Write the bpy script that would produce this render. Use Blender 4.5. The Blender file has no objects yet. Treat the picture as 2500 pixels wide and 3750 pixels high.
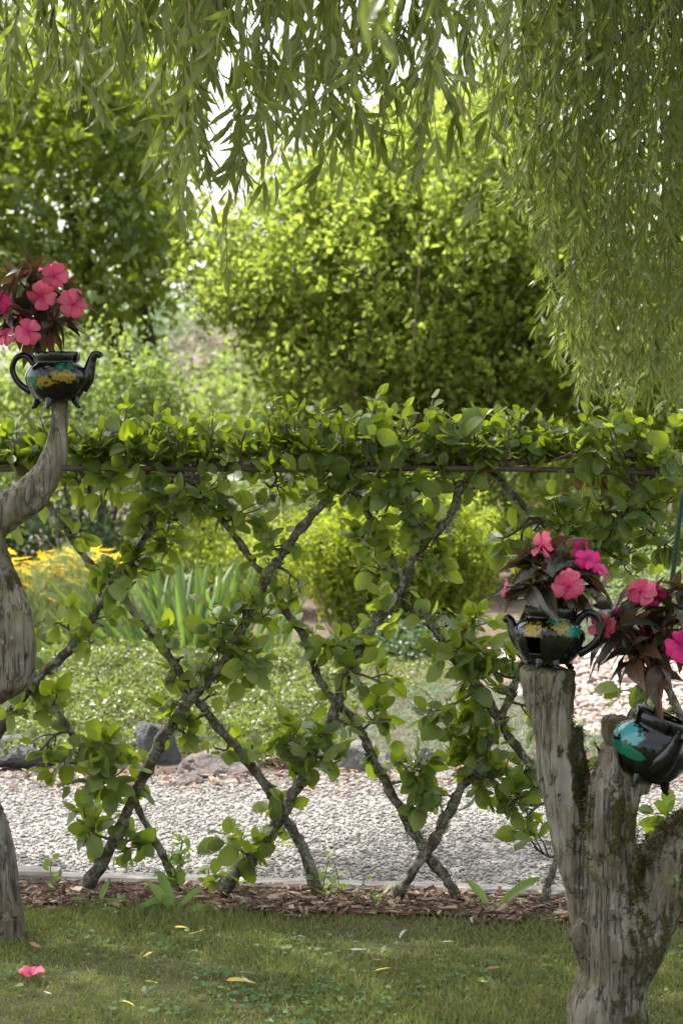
import bpy, bmesh, math, random
import numpy as np
from mathutils import Vector, Matrix, noise

random.seed(11)
rng = np.random.default_rng(11)
C = bpy.context.scene.collection
scene = bpy.context.scene

# ------------------------------------------------------------------ camera
F = 7292.0                       # focal length in photo pixels (70 mm on a 36 mm tall frame)
CAMZ = 1.52
PITCH = math.atan(375 / F)
cam = bpy.data.cameras.new('camera')
cam.sensor_fit = 'VERTICAL'; cam.sensor_height = 36.0; cam.sensor_width = 24.0
cam.lens = 70.0
cam.clip_start = 0.05; cam.clip_end = 600.0
cam.dof.use_dof = True; cam.dof.focus_distance = 5.75; cam.dof.aperture_fstop = 5.0
camo = bpy.data.objects.new('camera', cam); C.objects.link(camo)
camo.location = (0, 0, CAMZ)
camo.rotation_euler = (math.pi / 2 - PITCH, 0, 0)
scene.camera = camo

# ------------------------------------------------------------------ light
SUN_EL = math.radians(64.0)
SUN_AZ = math.radians(-52.0)     # measured from +Y towards +X
SUN = np.array([math.cos(SUN_EL) * math.sin(SUN_AZ), math.cos(SUN_EL) * math.cos(SUN_AZ), math.sin(SUN_EL)])
world = bpy.data.worlds.new('World'); scene.world = world; world.use_nodes = True
wn = world.node_tree.nodes; wl = world.node_tree.links
sky = wn.new('ShaderNodeTexSky'); sky.sky_type = 'NISHITA'; sky.sun_disc = False
sky.sun_elevation = SUN_EL; sky.sun_rotation = SUN_AZ
sky.air_density = 1.3; sky.dust_density = 3.5; sky.ozone_density = 0.8
bg = wn['Background']; bg.inputs['Strength'].default_value = 0.15
hs = wn.new('ShaderNodeHueSaturation'); hs.inputs['Saturation'].default_value = 0.40     # thin high cloud whitens the sky
wl.new(sky.outputs['Color'], hs.inputs['Color']); wl.new(hs.outputs['Color'], bg.inputs['Color'])
sl = bpy.data.lights.new('sun', 'SUN'); sl.energy = 3.3; sl.angle = math.radians(0.6); sl.color = (1.0, 0.96, 0.90)
so = bpy.data.objects.new('sun', sl); C.objects.link(so)
so.rotation_euler = Vector(SUN).to_track_quat('Z', 'Y').to_euler()
so.location = (-3, 12, 20)
scene.view_settings.view_transform = 'Standard'
scene.view_settings.look = 'None'
scene.view_settings.exposure = 1.80
scene.view_settings.gamma = 1.0
scene.render.engine = 'CYCLES'
scene.cycles.use_denoising = True
scene.cycles.max_bounces = 6; scene.cycles.diffuse_bounces = 3; scene.cycles.transmission_bounces = 4
scene.cycles.glossy_bounces = 3; scene.cycles.transparent_max_bounces = 4
scene.cycles.sample_clamp_indirect = 6.0

# ------------------------------------------------------------------ pixel -> place helpers
CAMP = np.array([0.0, 0.0, CAMZ])
FWD = np.array([0, math.cos(PITCH), -math.sin(PITCH)]); UP = np.array([0, math.sin(PITCH), math.cos(PITCH)])
def ray(px, py):
    return FWD + np.array([(px - 1250) / F, 0, 0]) - UP * ((py - 1875) / F)
def PY(px, py, Y):
    d = ray(px, py); return CAMP + d * (Y / d[1])
def PZ(px, py, z=0.0):
    d = ray(px, py); return CAMP + d * ((z - CAMZ) / d[2])
FEN0, FENS = 6.09, -0.12
def PF(px, py, off=0.0):
    d = ray(px, py); return CAMP + d * ((FEN0 + off) / (d[1] - FENS * d[0]))
def proj(P):
    P = np.atleast_2d(P) - CAMP
    dep = P @ FWD
    return 1250 + F * P[:, 0] / dep, 1875 - F * (P @ UP) / dep, dep

# ------------------------------------------------------------------ mesh helpers
def np_mesh(name, V, faces=None, loops=None, starts=None, smooth=True):
    me = bpy.data.meshes.new(name)
    V = np.asarray(V, dtype=np.float32)
    if faces is not None:
        tot = np.array([len(f) for f in faces]); starts = np.concatenate([[0], np.cumsum(tot)[:-1]])
        loops = np.concatenate([np.asarray(f) for f in faces])
    me.vertices.add(len(V)); me.vertices.foreach_set('co', V.ravel())
    me.loops.add(len(loops)); me.loops.foreach_set('vertex_index', np.asarray(loops, dtype=np.int32))
    me.polygons.add(len(starts)); me.polygons.foreach_set('loop_start', np.asarray(starts, dtype=np.int32))
    me.polygons.foreach_set('use_smooth', np.full(len(starts), smooth))
    me.update(calc_edges=True)
    return me

class Tmpl:
    def __init__(s, V, faces):
        s.V = np.asarray(V, float)
        tot = np.array([len(f) for f in faces])
        s.starts = np.concatenate([[0], np.cumsum(tot)[:-1]]); s.loops = np.concatenate([np.asarray(f) for f in faces])
        s.faces = faces
    def mesh(s, name, mat, smooth=True):
        me = np_mesh(name, s.V, loops=s.loops, starts=s.starts, smooth=smooth)
        me.materials.append(mat); return me

class Batch:
    """collects many placed copies of templates into one mesh"""
    def __init__(s): s.V = []; s.L = []; s.S = []; s.nv = 0; s.nl = 0
    def add(s, tm, T, R, S):
        T = np.atleast_2d(T); N = len(T)
        if N == 0: return
        S = np.asarray(S, float)
        if S.ndim == 1: S = S[:, None] * np.ones((1, 3))
        V = np.einsum('nij,nkj->nki', R, tm.V[None] * S[:, None, :]) + T[:, None, :]
        n = len(tm.V)
        s.V.append(V.reshape(-1, 3))
        s.L.append((tm.loops[None] + (np.arange(N) * n)[:, None] + s.nv).ravel())
        s.S.append((tm.starts[None] + (np.arange(N) * len(tm.loops))[:, None] + s.nl).ravel())
        s.nv += N * n; s.nl += N * len(tm.loops)
    def raw(s, V, faces):
        t = Tmpl(V, faces)
        s.V.append(t.V); s.L.append(t.loops + s.nv); s.S.append(t.starts + s.nl)
        s.nv += len(t.V); s.nl += len(t.loops)
    def mesh(s, name, mat, smooth=True):
        me = np_mesh(name, np.concatenate(s.V), loops=np.concatenate(s.L), starts=np.concatenate(s.S), smooth=smooth)
        for m in (mat if isinstance(mat, (list, tuple)) else [mat]): me.materials.append(m)
        return me

def norm(v):
    v = np.asarray(v, float)
    return v / np.maximum(np.linalg.norm(v, axis=-1, keepdims=True), 1e-9)
def frames(d, n):
    """rotation matrices whose local Y is d and local Z is close to n"""
    y = norm(d); x = np.cross(y, n)
    bad = np.linalg.norm(x, axis=-1) < 1e-4
    if bad.any(): x[bad] = np.cross(y[bad], np.array([0.31, 0.77, 0.55]))
    x = norm(x); z = np.cross(x, y)
    return np.stack([x, y, z], axis=-1)
def randv(n): return norm(rng.normal(size=(n, 3)))
def randrot(n):
    return frames(randv(n), randv(n))

def thing(name, label, cat, loc=(0, 0, 0), group=None, rot=None):
    o = bpy.data.objects.new(name, None); C.objects.link(o); o.empty_display_size = 0.05
    o.location = loc
    if rot is not None: o.rotation_euler = rot
    tag(o, label, cat, group); return o
def tag(o, label=None, cat=None, group=None, kind=None):
    if label: o['label'] = label
    if cat: o['category'] = cat
    if group: o['group'] = group
    if kind: o['kind'] = kind
    return o
def origin(o):
    v = Vector((0, 0, 0))
    while o is not None: v = v + o.location; o = o.parent
    return v
def part(name, me, parent, kind=None, local=False, label=None):
    o = bpy.data.objects.new(name, me); C.objects.link(o)
    if parent is not None:
        o.parent = parent
        if not local: o.location = -origin(parent)
    if kind: o['kind'] = kind
    if label: o['label'] = label
    return o
def struct(name, me, parent=None):
    o = bpy.data.objects.new(name, me); C.objects.link(o); o['kind'] = 'structure'; return o

def mat4(R, T, S, off):
    M = np.eye(4); M[:3, :3] = R * (S if np.ndim(S) == 0 else np.asarray(S)[None, :]); M[:3, 3] = T - off
    return Matrix(M.tolist())
def place_pieces(parent, name, meshes, tms, mats, T, R, S, nobj, batch_name, lo=None, weight=None):
    """nobj largest-on-screen pieces become objects of their own, the others one joined part"""
    T = np.asarray(T); N = len(T); S = np.asarray(S, float)
    var = rng.integers(0, len(tms), N)
    px, py, dep = proj(T)
    sc = S if S.ndim == 1 else S.max(axis=1)
    size = sc / np.maximum(dep, 0.3)
    inside = (px > -40) & (px < 2540) & (py > -40) & (py < 3790) & (dep > 0.5)
    score = np.where(inside, size, 0)
    if weight is not None: score = score * weight
    order = np.argsort(-score)
    chosen = order[:nobj]; chosen = chosen[score[chosen] > 0]
    off = np.array(origin(parent)) if parent is not None else np.zeros(3)
    for i in chosen:
        o = bpy.data.objects.new(name, meshes[var[i]]); C.objects.link(o)
        o.parent = parent; o.matrix_local = mat4(R[i], T[i], S[i], off)
    rest = np.ones(N, bool); rest[chosen] = False
    if rest.sum():
        b = Batch()
        if lo is not None: tms = lo; var = rng.integers(0, len(lo), N)
        for k, tm in enumerate(tms):
            m = rest & (var == k)
            if m.any(): b.add(tm, T[m], R[m], S[m])
        part(batch_name, b.mesh(batch_name, mats), parent, kind='stuff')

# ------------------------------------------------------------------ tubes
def smooth_path(P, R, k=4):
    P = np.asarray(P, float); R = np.asarray(R, float); n = len(P)
    if n < 3:
        t = np.linspace(0, 1, k + 1)[:, None]
        return P[0] * (1 - t) + P[-1] * t, (R[0] * (1 - t) + R[-1] * t)[:, 0]
    out = []; ro = []
    for i in range(n - 1):
        p0 = P[max(i - 1, 0)]; p1 = P[i]; p2 = P[i + 1]; p3 = P[min(i + 2, n - 1)]
        for j in range(k):
            t = j / k
            out.append(0.5 * ((2 * p1) + (-p0 + p2) * t + (2 * p0 - 5 * p1 + 4 * p2 - p3) * t * t + (-p0 + 3 * p1 - 3 * p2 + p3) * t ** 3))
            ro.append(R[i] * (1 - t) + R[i + 1] * t)
    out.append(P[-1]); ro.append(R[-1])
    return np.array(out), np.array(ro)
def tube(P, R, sides=8, lump=0.0, freq=20.0, seed=0.0, cap=True, flat=None):
    P = np.asarray(P, float); R = np.asarray(R, float); n = len(P)
    tan = np.gradient(P, axis=0); tan = norm(tan)
    ref = np.array([0, 1, 0.0]) if abs(tan[0][1]) < 0.9 else np.array([1.0, 0, 0])
    u = norm(np.cross(tan[0], ref)); V = []
    for i in range(n):
        u = norm(u - tan[i] * np.dot(u, tan[i])); w = np.cross(tan[i], u)
        a = np.arange(sides) * 2 * math.pi / sides
        ring = np.cos(a)[:, None] * u + np.sin(a)[:, None] * w
        r = np.full(sides, R[i])
        if lump:
            for k in range(sides):
                q = (P[i] + ring[k] * R[i]) * freq
                r[k] *= 1 + lump * noise.noise(Vector((q[0] + seed, q[1], q[2])))
        V.append(P[i] + ring * r[:, None])
    V = np.concatenate(V); Fc = []
    for i in range(n - 1):
        for k in range(sides):
            k2 = (k + 1) % sides
            Fc.append((i * sides + k, i * sides + k2, (i + 1) * sides + k2, (i + 1) * sides + k))
    if cap:
        Fc.append(tuple(range(sides - 1, -1, -1))); Fc.append(tuple((n - 1) * sides + k for k in range(sides)))
    return V, Fc

# ------------------------------------------------------------------ materials
def M(name):
    m = bpy.data.materials.new(name); m.use_nodes = True
    nt = m.node_tree; nt.nodes.clear(); return m, nt
def ramp(nt, fac, stops, interp='LINEAR'):
    r = nt.nodes.new('ShaderNodeValToRGB'); r.color_ramp.interpolation = interp
    e = r.color_ramp.elements
    while len(e) < len(stops): e.new(0.5)
    for i, (p, c) in enumerate(stops):
        e[i].position = p; e[i].color = (c[0], c[1], c[2], 1) if not np.isscalar(c) else (c, c, c, 1)
    nt.links.new(fac, r.inputs['Fac']); return r.outputs['Color']
def coords(nt, scale=(1, 1, 1), which='Object'):
    tc = nt.nodes.new('ShaderNodeTexCoord'); mp = nt.nodes.new('ShaderNodeMapping')
    mp.inputs['Scale'].default_value = scale
    nt.links.new(tc.outputs[which], mp.inputs['Vector']); return mp.outputs['Vector']
def noise_tex(nt, vec, scale, detail=4, rough=0.6, dist=0.0):
    n = nt.nodes.new('ShaderNodeTexNoise'); n.inputs['Scale'].default_value = scale; n.inputs['Detail'].default_value = detail
    n.inputs['Roughness'].default_value = rough; n.inputs['Distortion'].default_value = dist
    if vec is not None: nt.links.new(vec, n.inputs['Vector'])
    return n.outputs['Fac']
def mixc(nt, fac, a, b, mode='MIX'):
    m = nt.nodes.new('ShaderNodeMix'); m.data_type = 'RGBA'; m.blend_type = mode
    for v, s in ((fac, 0), (a, 6), (b, 7)):
        if isinstance(v, bpy.types.NodeSocket): nt.links.new(v, m.inputs[s])
        elif np.isscalar(v): m.inputs[s].default_value = v
        else: m.inputs[s].default_value = (*v, 1)
    return m.outputs[2]
def mth(nt, op, a, b=0.0):
    m = nt.nodes.new('ShaderNodeMath'); m.operation = op
    for v, s in ((a, 0), (b, 1)):
        if isinstance(v, bpy.types.NodeSocket): nt.links.new(v, m.inputs[s])
        else: m.inputs[s].default_value = v
    return m.outputs[0]
def piece_random(nt):
    oi = nt.nodes.new('ShaderNodeObjectInfo'); g = nt.nodes.new('ShaderNodeNewGeometry')
    return mth(nt, 'FRACT', mth(nt, 'ADD', oi.outputs['Random'], g.outputs['Random Per Island']))
def finish(nt, col, rough=0.8, spec=0.3, bump=None, bdist=0.01, bstr=0.6, metallic=0.0, coat=0.0):
    p = nt.nodes.new('ShaderNodeBsdfPrincipled'); out = nt.nodes.new('ShaderNodeOutputMaterial')
    if isinstance(col, bpy.types.NodeSocket): nt.links.new(col, p.inputs['Base Color'])
    else: p.inputs['Base Color'].default_value = (*col, 1)
    if isinstance(rough, bpy.types.NodeSocket): nt.links.new(rough, p.inputs['Roughness'])
    else: p.inputs['Roughness'].default_value = rough
    p.inputs['Specular IOR Level'].default_value = spec; p.inputs['Metallic'].default_value = metallic
    p.inputs['Coat Weight'].default_value = coat
    if bump is not None:
        b = nt.nodes.new('ShaderNodeBump'); b.inputs['Strength'].default_value = bstr; b.inputs['Distance'].default_value = bdist
        nt.links.new(bump, b.inputs['Height']); nt.links.new(b.outputs['Normal'], p.inputs['Normal'])
    nt.links.new(p.outputs[0], out.inputs['Surface']); return p
def leafmat(name, stops, trans, tfac=0.45, rough=0.45, spec=0.35, blotch=0.25, scale=25.0, vein=0.0, heart=None):
    """leaf: glossy upper skin over a body that lets light through"""
    m, nt = M(name)
    rnd = piece_random(nt)
    col = ramp(nt, rnd, stops)
    nz = noise_tex(nt, coords(nt), scale, 3)
    col = mixc(nt, mth(nt, 'MULTIPLY', nz, blotch), col, (stops[-1][1][0] * 1.3, stops[-1][1][1] * 1.2, stops[-1][1][2]))
    vmask = None
    if vein or heart:
        tc = nt.nodes.new('ShaderNodeTexCoord'); sp = nt.nodes.new('ShaderNodeSeparateXYZ'); nt.links.new(tc.outputs['Object'], sp.inputs[0])
        ax = mth(nt, 'ABSOLUTE', sp.outputs[0])
    if vein:
        side = mth(nt, 'FRACT', mth(nt, 'MULTIPLY', mth(nt, 'SUBTRACT', sp.outputs[1], mth(nt, 'MULTIPLY', ax, 0.9)), 9.0))
        sv = ramp(nt, side, [(0.0, 0.6), (0.12, 0.0), (0.9, 0.0), (1.0, 0.6)])
        mid = ramp(nt, ax, [(0.0, 1.0), (0.025, 0.0)])
        vmask = mth(nt, 'MULTIPLY', mth(nt, 'MAXIMUM', sv, mid), vein)
        col = mixc(nt, vmask, col, (stops[-1][1][0] * 1.5, stops[-1][1][1] * 1.4, stops[-1][1][2] * 1.6))
    if heart:
        hm = ramp(nt, sp.outputs[1], [(0.10, 0.85), (0.45, 0.0)])
        col = mixc(nt, hm, col, heart)
    p = nt.nodes.new('ShaderNodeBsdfPrincipled'); nt.links.new(col, p.inputs['Base Color'])
    p.inputs['Roughness'].default_value = rough; p.inputs['Specular IOR Level'].default_value = spec
    if vmask is not None:
        bp = nt.nodes.new('ShaderNodeBump'); bp.inputs['Strength'].default_value = 0.5; bp.inputs['Distance'].default_value = 0.004; bp.invert = True
        nt.links.new(vmask, bp.inputs['Height']); nt.links.new(bp.outputs['Normal'], p.inputs['Normal'])
    t = nt.nodes.new('ShaderNodeBsdfTranslucent')
    tcol = mixc(nt, mth(nt, 'MULTIPLY', rnd, 0.5), trans, (trans[0] * 0.7, trans[1] * 0.85, trans[2]))
    nt.links.new(tcol, t.inputs['Color'])
    mx = nt.nodes.new('ShaderNodeMixShader'); mx.inputs[0].default_value = tfac
    out = nt.nodes.new('ShaderNodeOutputMaterial')
    nt.links.new(p.outputs[0], mx.inputs[1]); nt.links.new(t.outputs[0], mx.inputs[2]); nt.links.new(mx.outputs[0], out.inputs['Surface'])
    return m
def simplemat(name, stops, rough=0.85, spec=0.2, nscale=8.0, bump=None, bdist=0.01, stretch=(1, 1, 1), piece=False, detail=6, bstr=0.6):
    m, nt = M(name); v = coords(nt, stretch)
    f = noise_tex(nt, v, nscale, detail, 0.65)
    if piece:
        f = mth(nt, 'ADD', mth(nt, 'MULTIPLY', f, 0.35), mth(nt, 'MULTIPLY', piece_random(nt), 0.8))
    col = ramp(nt, f, stops)
    b = noise_tex(nt, v, bump, 5, 0.7) if bump else None
    finish(nt, col, rough, spec, b, bdist, bstr); return m

MAT = {}
MAT['apple'] = leafmat('apple_leaf', [(0.0, (0.022, 0.044, 0.010)), (0.45, (0.040, 0.074, 0.015)), (0.75, (0.068, 0.110, 0.020)), (0.92, (0.12, 0.165, 0.036)), (1.0, (0.18, 0.22, 0.07))], (0.38, 0.47, 0.02), 0.44, 0.40, 0.45, vein=0.35)
MAT['willow'] = leafmat('willow_leaf', [(0.0, (0.045, 0.065, 0.018)), (0.5, (0.085, 0.115, 0.030)), (0.85, (0.14, 0.17, 0.05)), (0.97, (0.20, 0.22, 0.08)), (1.0, (0.32, 0.28, 0.06))], (0.31, 0.39, 0.05), 0.37, 0.40, 0.5)
MAT['shrub'] = leafmat('shrub_leaf', [(0.0, (0.060, 0.095, 0.022)), (0.5, (0.11, 0.15, 0.030)), (1.0, (0.18, 0.21, 0.05))], (0.42, 0.50, 0.07), 0.58, 0.5, 0.3)
MAT['maple'] = leafmat('maple_leaf', [(0.0, (0.050, 0.080, 0.018)), (0.6, (0.085, 0.125, 0.026)), (1.0, (0.14, 0.18, 0.04))], (0.38, 0.46, 0.03), 0.48, 0.42, 0.5)
MAT['lime'] = leafmat('lime_leaf', [(0.0, (0.07, 0.11, 0.028)), (0.5, (0.11, 0.16, 0.045)), (1.0, (0.17, 0.21, 0.075))], (0.34, 0.42, 0.08), 0.42, 0.5, 0.35)
MAT['spurge'] = leafmat('spurge_leaf', [(0.0, (0.11, 0.18, 0.025)), (0.5, (0.18, 0.26, 0.03)), (1.0, (0.30, 0.33, 0.04))], (0.50, 0.56, 0.04), 0.42, 0.55, 0.3)
MAT['cover'] = leafmat('cover_leaf', [(0.0, (0.035, 0.060, 0.014)), (0.5, (0.072, 0.108, 0.024)), (0.9, (0.14, 0.17, 0.045)), (1.0, (0.20, 0.15, 0.08))], (0.28, 0.36, 0.05), 0.32, 0.4, 0.5)
MAT['juniper'] = leafmat('juniper_needle', [(0.0, (0.09, 0.14, 0.085)), (0.6, (0.15, 0.20, 0.13)), (1.0, (0.21, 0.25, 0.16))], (0.2, 0.26, 0.12), 0.25, 0.6, 0.3)
MAT['fern'] = leafmat('fern_leaf', [(0.0, (0.12, 0.17, 0.07)), (1.0, (0.22, 0.28, 0.13))], (0.34, 0.42, 0.14), 0.4, 0.6, 0.2)
MAT['hazy'] = leafmat('haze_toned_leaf', [(0.0, (0.14, 0.19, 0.11)), (1.0, (0.24, 0.29, 0.18))], (0.3, 0.38, 0.17), 0.38, 0.6, 0.2)  # grey-green of the far trees, distance haze put into the leaf colour
MAT['mauve'] = leafmat('mauve_leaf', [(0.0, (0.17, 0.17, 0.12)), (0.7, (0.25, 0.22, 0.17)), (1.0, (0.34, 0.21, 0.20))], (0.32, 0.29, 0.2), 0.35, 0.6, 0.2)
MAT['darkleaf'] = leafmat('dark_leaf', [(0.0, (0.022, 0.045, 0.018)), (0.7, (0.045, 0.075, 0.03)), (1.0, (0.18, 0.24, 0.15))], (0.12, 0.2, 0.04), 0.3, 0.4, 0.45)
MAT['iris'] = leafmat('iris_leaf', [(0.0, (0.045, 0.085, 0.035)), (0.6, (0.075, 0.125, 0.045)), (1.0, (0.14, 0.19, 0.06))], (0.26, 0.40, 0.05), 0.36, 0.4, 0.5, 0.1)
MAT['grass'] = leafmat('grass_blade', [(0.0, (0.045, 0.070, 0.018)), (0.5, (0.080, 0.112, 0.028)), (0.78, (0.13, 0.15, 0.045)), (0.88, (0.24, 0.19, 0.10)), (1.0, (0.32, 0.26, 0.15))], (0.30, 0.36, 0.06), 0.35, 0.5, 0.3)
MAT['clover'] = leafmat('clover_leaf', [(0.0, (0.045, 0.10, 0.03)), (1.0, (0.10, 0.16, 0.06))], (0.2, 0.32, 0.06), 0.35, 0.5, 0.3)
MAT['weed'] = leafmat('weed_leaf', [(0.0, (0.09, 0.16, 0.03)), (1.0, (0.17, 0.24, 0.06))], (0.36, 0.5, 0.07), 0.42, 0.45, 0.35)
MAT['bronze'] = leafmat('bronze_leaf', [(0.0, (0.026, 0.038, 0.026)), (0.6, (0.042, 0.056, 0.038)), (0.8, (0.055, 0.036, 0.022)), (1.0, (0.085, 0.036, 0.020))], (0.20, 0.10, 0.025), 0.22, 0.33, 0.6, 0.1, vein=0.25)
MAT['salmon'] = leafmat('salmon_petal', [(0.0, (0.56, 0.060, 0.14)), (1.0, (0.64, 0.13, 0.20))], (0.70, 0.085, 0.17), 0.35, 0.5, 0.3, 0.1, heart=(0.42, 0.01, 0.10))
MAT['magenta'] = leafmat('magenta_petal', [(0.0, (0.52, 0.010, 0.13)), (1.0, (0.62, 0.025, 0.20))], (0.70, 0.02, 0.17), 0.35, 0.5, 0.3, 0.1, heart=(0.25, 0.0, 0.09))
MAT['eye'] = simplemat('petal_eye', [(0.3, (0.30, 0.0, 0.10)), (0.7, (0.45, 0.01, 0.16))])
MAT['yellow'] = leafmat('yellow_petal', [(0.0, (0.74, 0.46, 0.002)), (1.0, (0.80, 0.54, 0.004))], (0.80, 0.55, 0.004), 0.35, 0.6, 0.2, 0.1)
MAT['orange'] = leafmat('orange_petal', [(0.0, (0.75, 0.20, 0.02)), (1.0, (0.8, 0.32, 0.03))], (0.8, 0.25, 0.02), 0.3, 0.6, 0.2, 0.1)
MAT['dryleaf'] = leafmat('fallen_leaf', [(0.0, (0.42, 0.32, 0.05)), (0.5, (0.50, 0.42, 0.12)), (0.75, (0.30, 0.17, 0.07)), (1.0, (0.52, 0.48, 0.36))], (0.4, 0.3, 0.06), 0.25, 0.6, 0.3, 0.1)
MAT['rust'] = leafmat('rust_leaf', [(0.0, (0.09, 0.05, 0.025)), (1.0, (0.18, 0.10, 0.045))], (0.20, 0.11, 0.04), 0.3, 0.6, 0.2, 0.1)
MAT['twig'] = simplemat('twig_bark', [(0.3, (0.06, 0.045, 0.033)), (0.7, (0.13, 0.105, 0.08))], nscale=30)
MAT['greentwig'] = simplemat('green_twig', [(0.3, (0.14, 0.15, 0.04)), (0.7, (0.21, 0.20, 0.07))], nscale=30)
MAT['redstem'] = simplemat('red_stem', [(0.3, (0.10, 0.030, 0.026)), (0.7, (0.17, 0.055, 0.04))], rough=0.5, nscale=30)
MAT['stembrown'] = simplemat('shrub_stem', [(0.3, (0.14, 0.10, 0.065)), (0.7, (0.25, 0.19, 0.13))], nscale=20)
MAT['darkbark'] = simplemat('dark_bark', [(0.3, (0.035, 0.032, 0.028)), (0.7, (0.085, 0.078, 0.068))], nscale=14, bump=30, bdist=0.03, stretch=(1, 1, 0.3))

def bark_mat():
    m, nt = M('apple_bark'); v = coords(nt)
    base = ramp(nt, noise_tex(nt, v, 60, 6, 0.7), [(0.3, (0.035, 0.025, 0.018)), (0.7, (0.115, 0.085, 0.060))])
    li = ramp(nt, noise_tex(nt, v, 26, 9, 0.8), [(0.47, 0.0), (0.56, 1.0)])
    lc = ramp(nt, noise_tex(nt, v, 120, 4, 0.7), [(0.35, (0.12, 0.12, 0.085)), (0.65, (0.30, 0.30, 0.225))])
    col = mixc(nt, li, base, lc)
    finish(nt, col, 0.9, 0.15, noise_tex(nt, v, 90, 6, 0.8), 0.008, 0.9); return m
MAT['bark'] = bark_mat()

def driftwood_mat(name, moss_amt):
    m, nt = M(name)
    v = coords(nt, (1, 1, 0.09)); v2 = coords(nt)
    g = noise_tex(nt, v, 60, 6, 0.7, 0.4)
    col = ramp(nt, g, [(0.30, (0.045, 0.036, 0.027)), (0.42, (0.115, 0.095, 0.070)), (0.55, (0.185, 0.160, 0.128)), (0.70, (0.30, 0.275, 0.235))])
    pal = ramp(nt, noise_tex(nt, coords(nt, (1, 1, 0.25)), 16, 5, 0.65), [(0.50, 0.0), (0.62, 0.75)])
    col = mixc(nt, pal, col, (0.33, 0.295, 0.245))
    big = noise_tex(nt, v2, 6, 4, 0.6)
    col = mixc(nt, ramp(nt, big, [(0.42, 0.0), (0.62, 0.6)]), col, (0.12, 0.088, 0.045))
    ck = mth(nt, 'ABSOLUTE', mth(nt, 'SUBTRACT', noise_tex(nt, coords(nt, (1, 1, 0.04)), 20, 6, 0.65, 0.15), 0.5))
    ckm = ramp(nt, ck, [(0.0, 1.0), (0.012, 0.0)])
    col = mixc(nt, mth(nt, 'MULTIPLY', ckm, 0.75), col, (0.016, 0.012, 0.008))
    # pale lichen
    lich = ramp(nt, noise_tex(nt, v2, 15, 7, 0.7), [(0.60, 0.0), (0.66, 1.0)])
    col = mixc(nt, mth(nt, 'MULTIPLY', lich, 0.8), col, (0.33, 0.35, 0.29))
    grn = ramp(nt, noise_tex(nt, v2, 9, 5, 0.7, 0.3), [(0.55, 0.0), (0.68, 0.7)])
    col = mixc(nt, grn, col, (0.17, 0.17, 0.06))
    geo = nt.nodes.new('ShaderNodeNewGeometry'); sep = nt.nodes.new('ShaderNodeSeparateXYZ')
    nt.links.new(geo.outputs['Normal'], sep.inputs[0])
    mo = mth(nt, 'ADD', noise_tex(nt, v2, 11, 6, 0.7), mth(nt, 'MULTIPLY', sep.outputs[0], 0.16))
    mo = mth(nt, 'ADD', mo, mth(nt, 'MULTIPLY', sep.outputs[2], 0.05))
    mask = ramp(nt, mo, [(0.66 - moss_amt, 0.0), (0.72 - moss_amt, 1.0)])
    mcol = ramp(nt, noise_tex(nt, v2, 150, 3), [(0.35, (0.035, 0.035, 0.012)), (0.65, (0.10, 0.095, 0.025))])
    col = mixc(nt, mask, col, mcol)
    h = mth(nt, 'ADD', mth(nt, 'SUBTRACT', g, mth(nt, 'MULTIPLY', ckm, 0.8)), mth(nt, 'MULTIPLY', mth(nt, 'MULTIPLY', mask, noise_tex(nt, v2, 130, 4, 0.8)), 1.2))
    finish(nt, col, 0.85, 0.2, h, 0.012, 0.9); return m
MAT['drift'] = driftwood_mat('weathered_wood', 0.09)
MAT['drift2'] = driftwood_mat('weathered_wood_dry', -0.06)

def glaze_mat(name, bands):
    """black glaze with rubbed slip colours; bands: (colour, noise scale, threshold, centre xyz, radius xyz)"""
    m, nt = M(name)
    tc = nt.nodes.new('ShaderNodeTexCoord'); ob = tc.outputs['Object']
    col = ramp(nt, noise_tex(nt, ob, 40, 4), [(0.3, (0.002, 0.0025, 0.0025)), (0.7, (0.006, 0.007, 0.006))])
    for (c, ns, th, cen, rad) in bands:
        mp = nt.nodes.new('ShaderNodeMapping'); mp.vector_type = 'TEXTURE'
        mp.inputs['Location'].default_value = cen; mp.inputs['Scale'].default_value = rad
        nt.links.new(ob, mp.inputs['Vector'])
        ln = nt.nodes.new('ShaderNodeVectorMath'); ln.operation = 'LENGTH'; nt.links.new(mp.outputs[0], ln.inputs[0])
        near = ramp(nt, ln.outputs['Value'], [(0.45, 1.0), (1.0, 0.0)])
        n1 = noise_tex(nt, ob, ns, 6, 0.7)
        k = mth(nt, 'ADD', n1, mth(nt, 'MULTIPLY', near, 0.20)); th = th - 0.10
        mask = mth(nt, 'MULTIPLY', ramp(nt, k, [(th + 0.04, 0.0), (th + 0.07, 1.0)]), ramp(nt, near, [(0.02, 0.0), (0.1, 1.0)]))
        col = mixc(nt, mask, col, c)
    finish(nt, col, 0.035, 0.40, noise_tex(nt, ob, 28, 2), 0.002, 0.12); return m

def flat_mesh(name, poly, z, mat, sub=0):
    me = np_mesh(name, [(x, y, z) for x, y in poly], faces=[tuple(range(len(poly)))], smooth=False); me.materials.append(mat); return me

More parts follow.
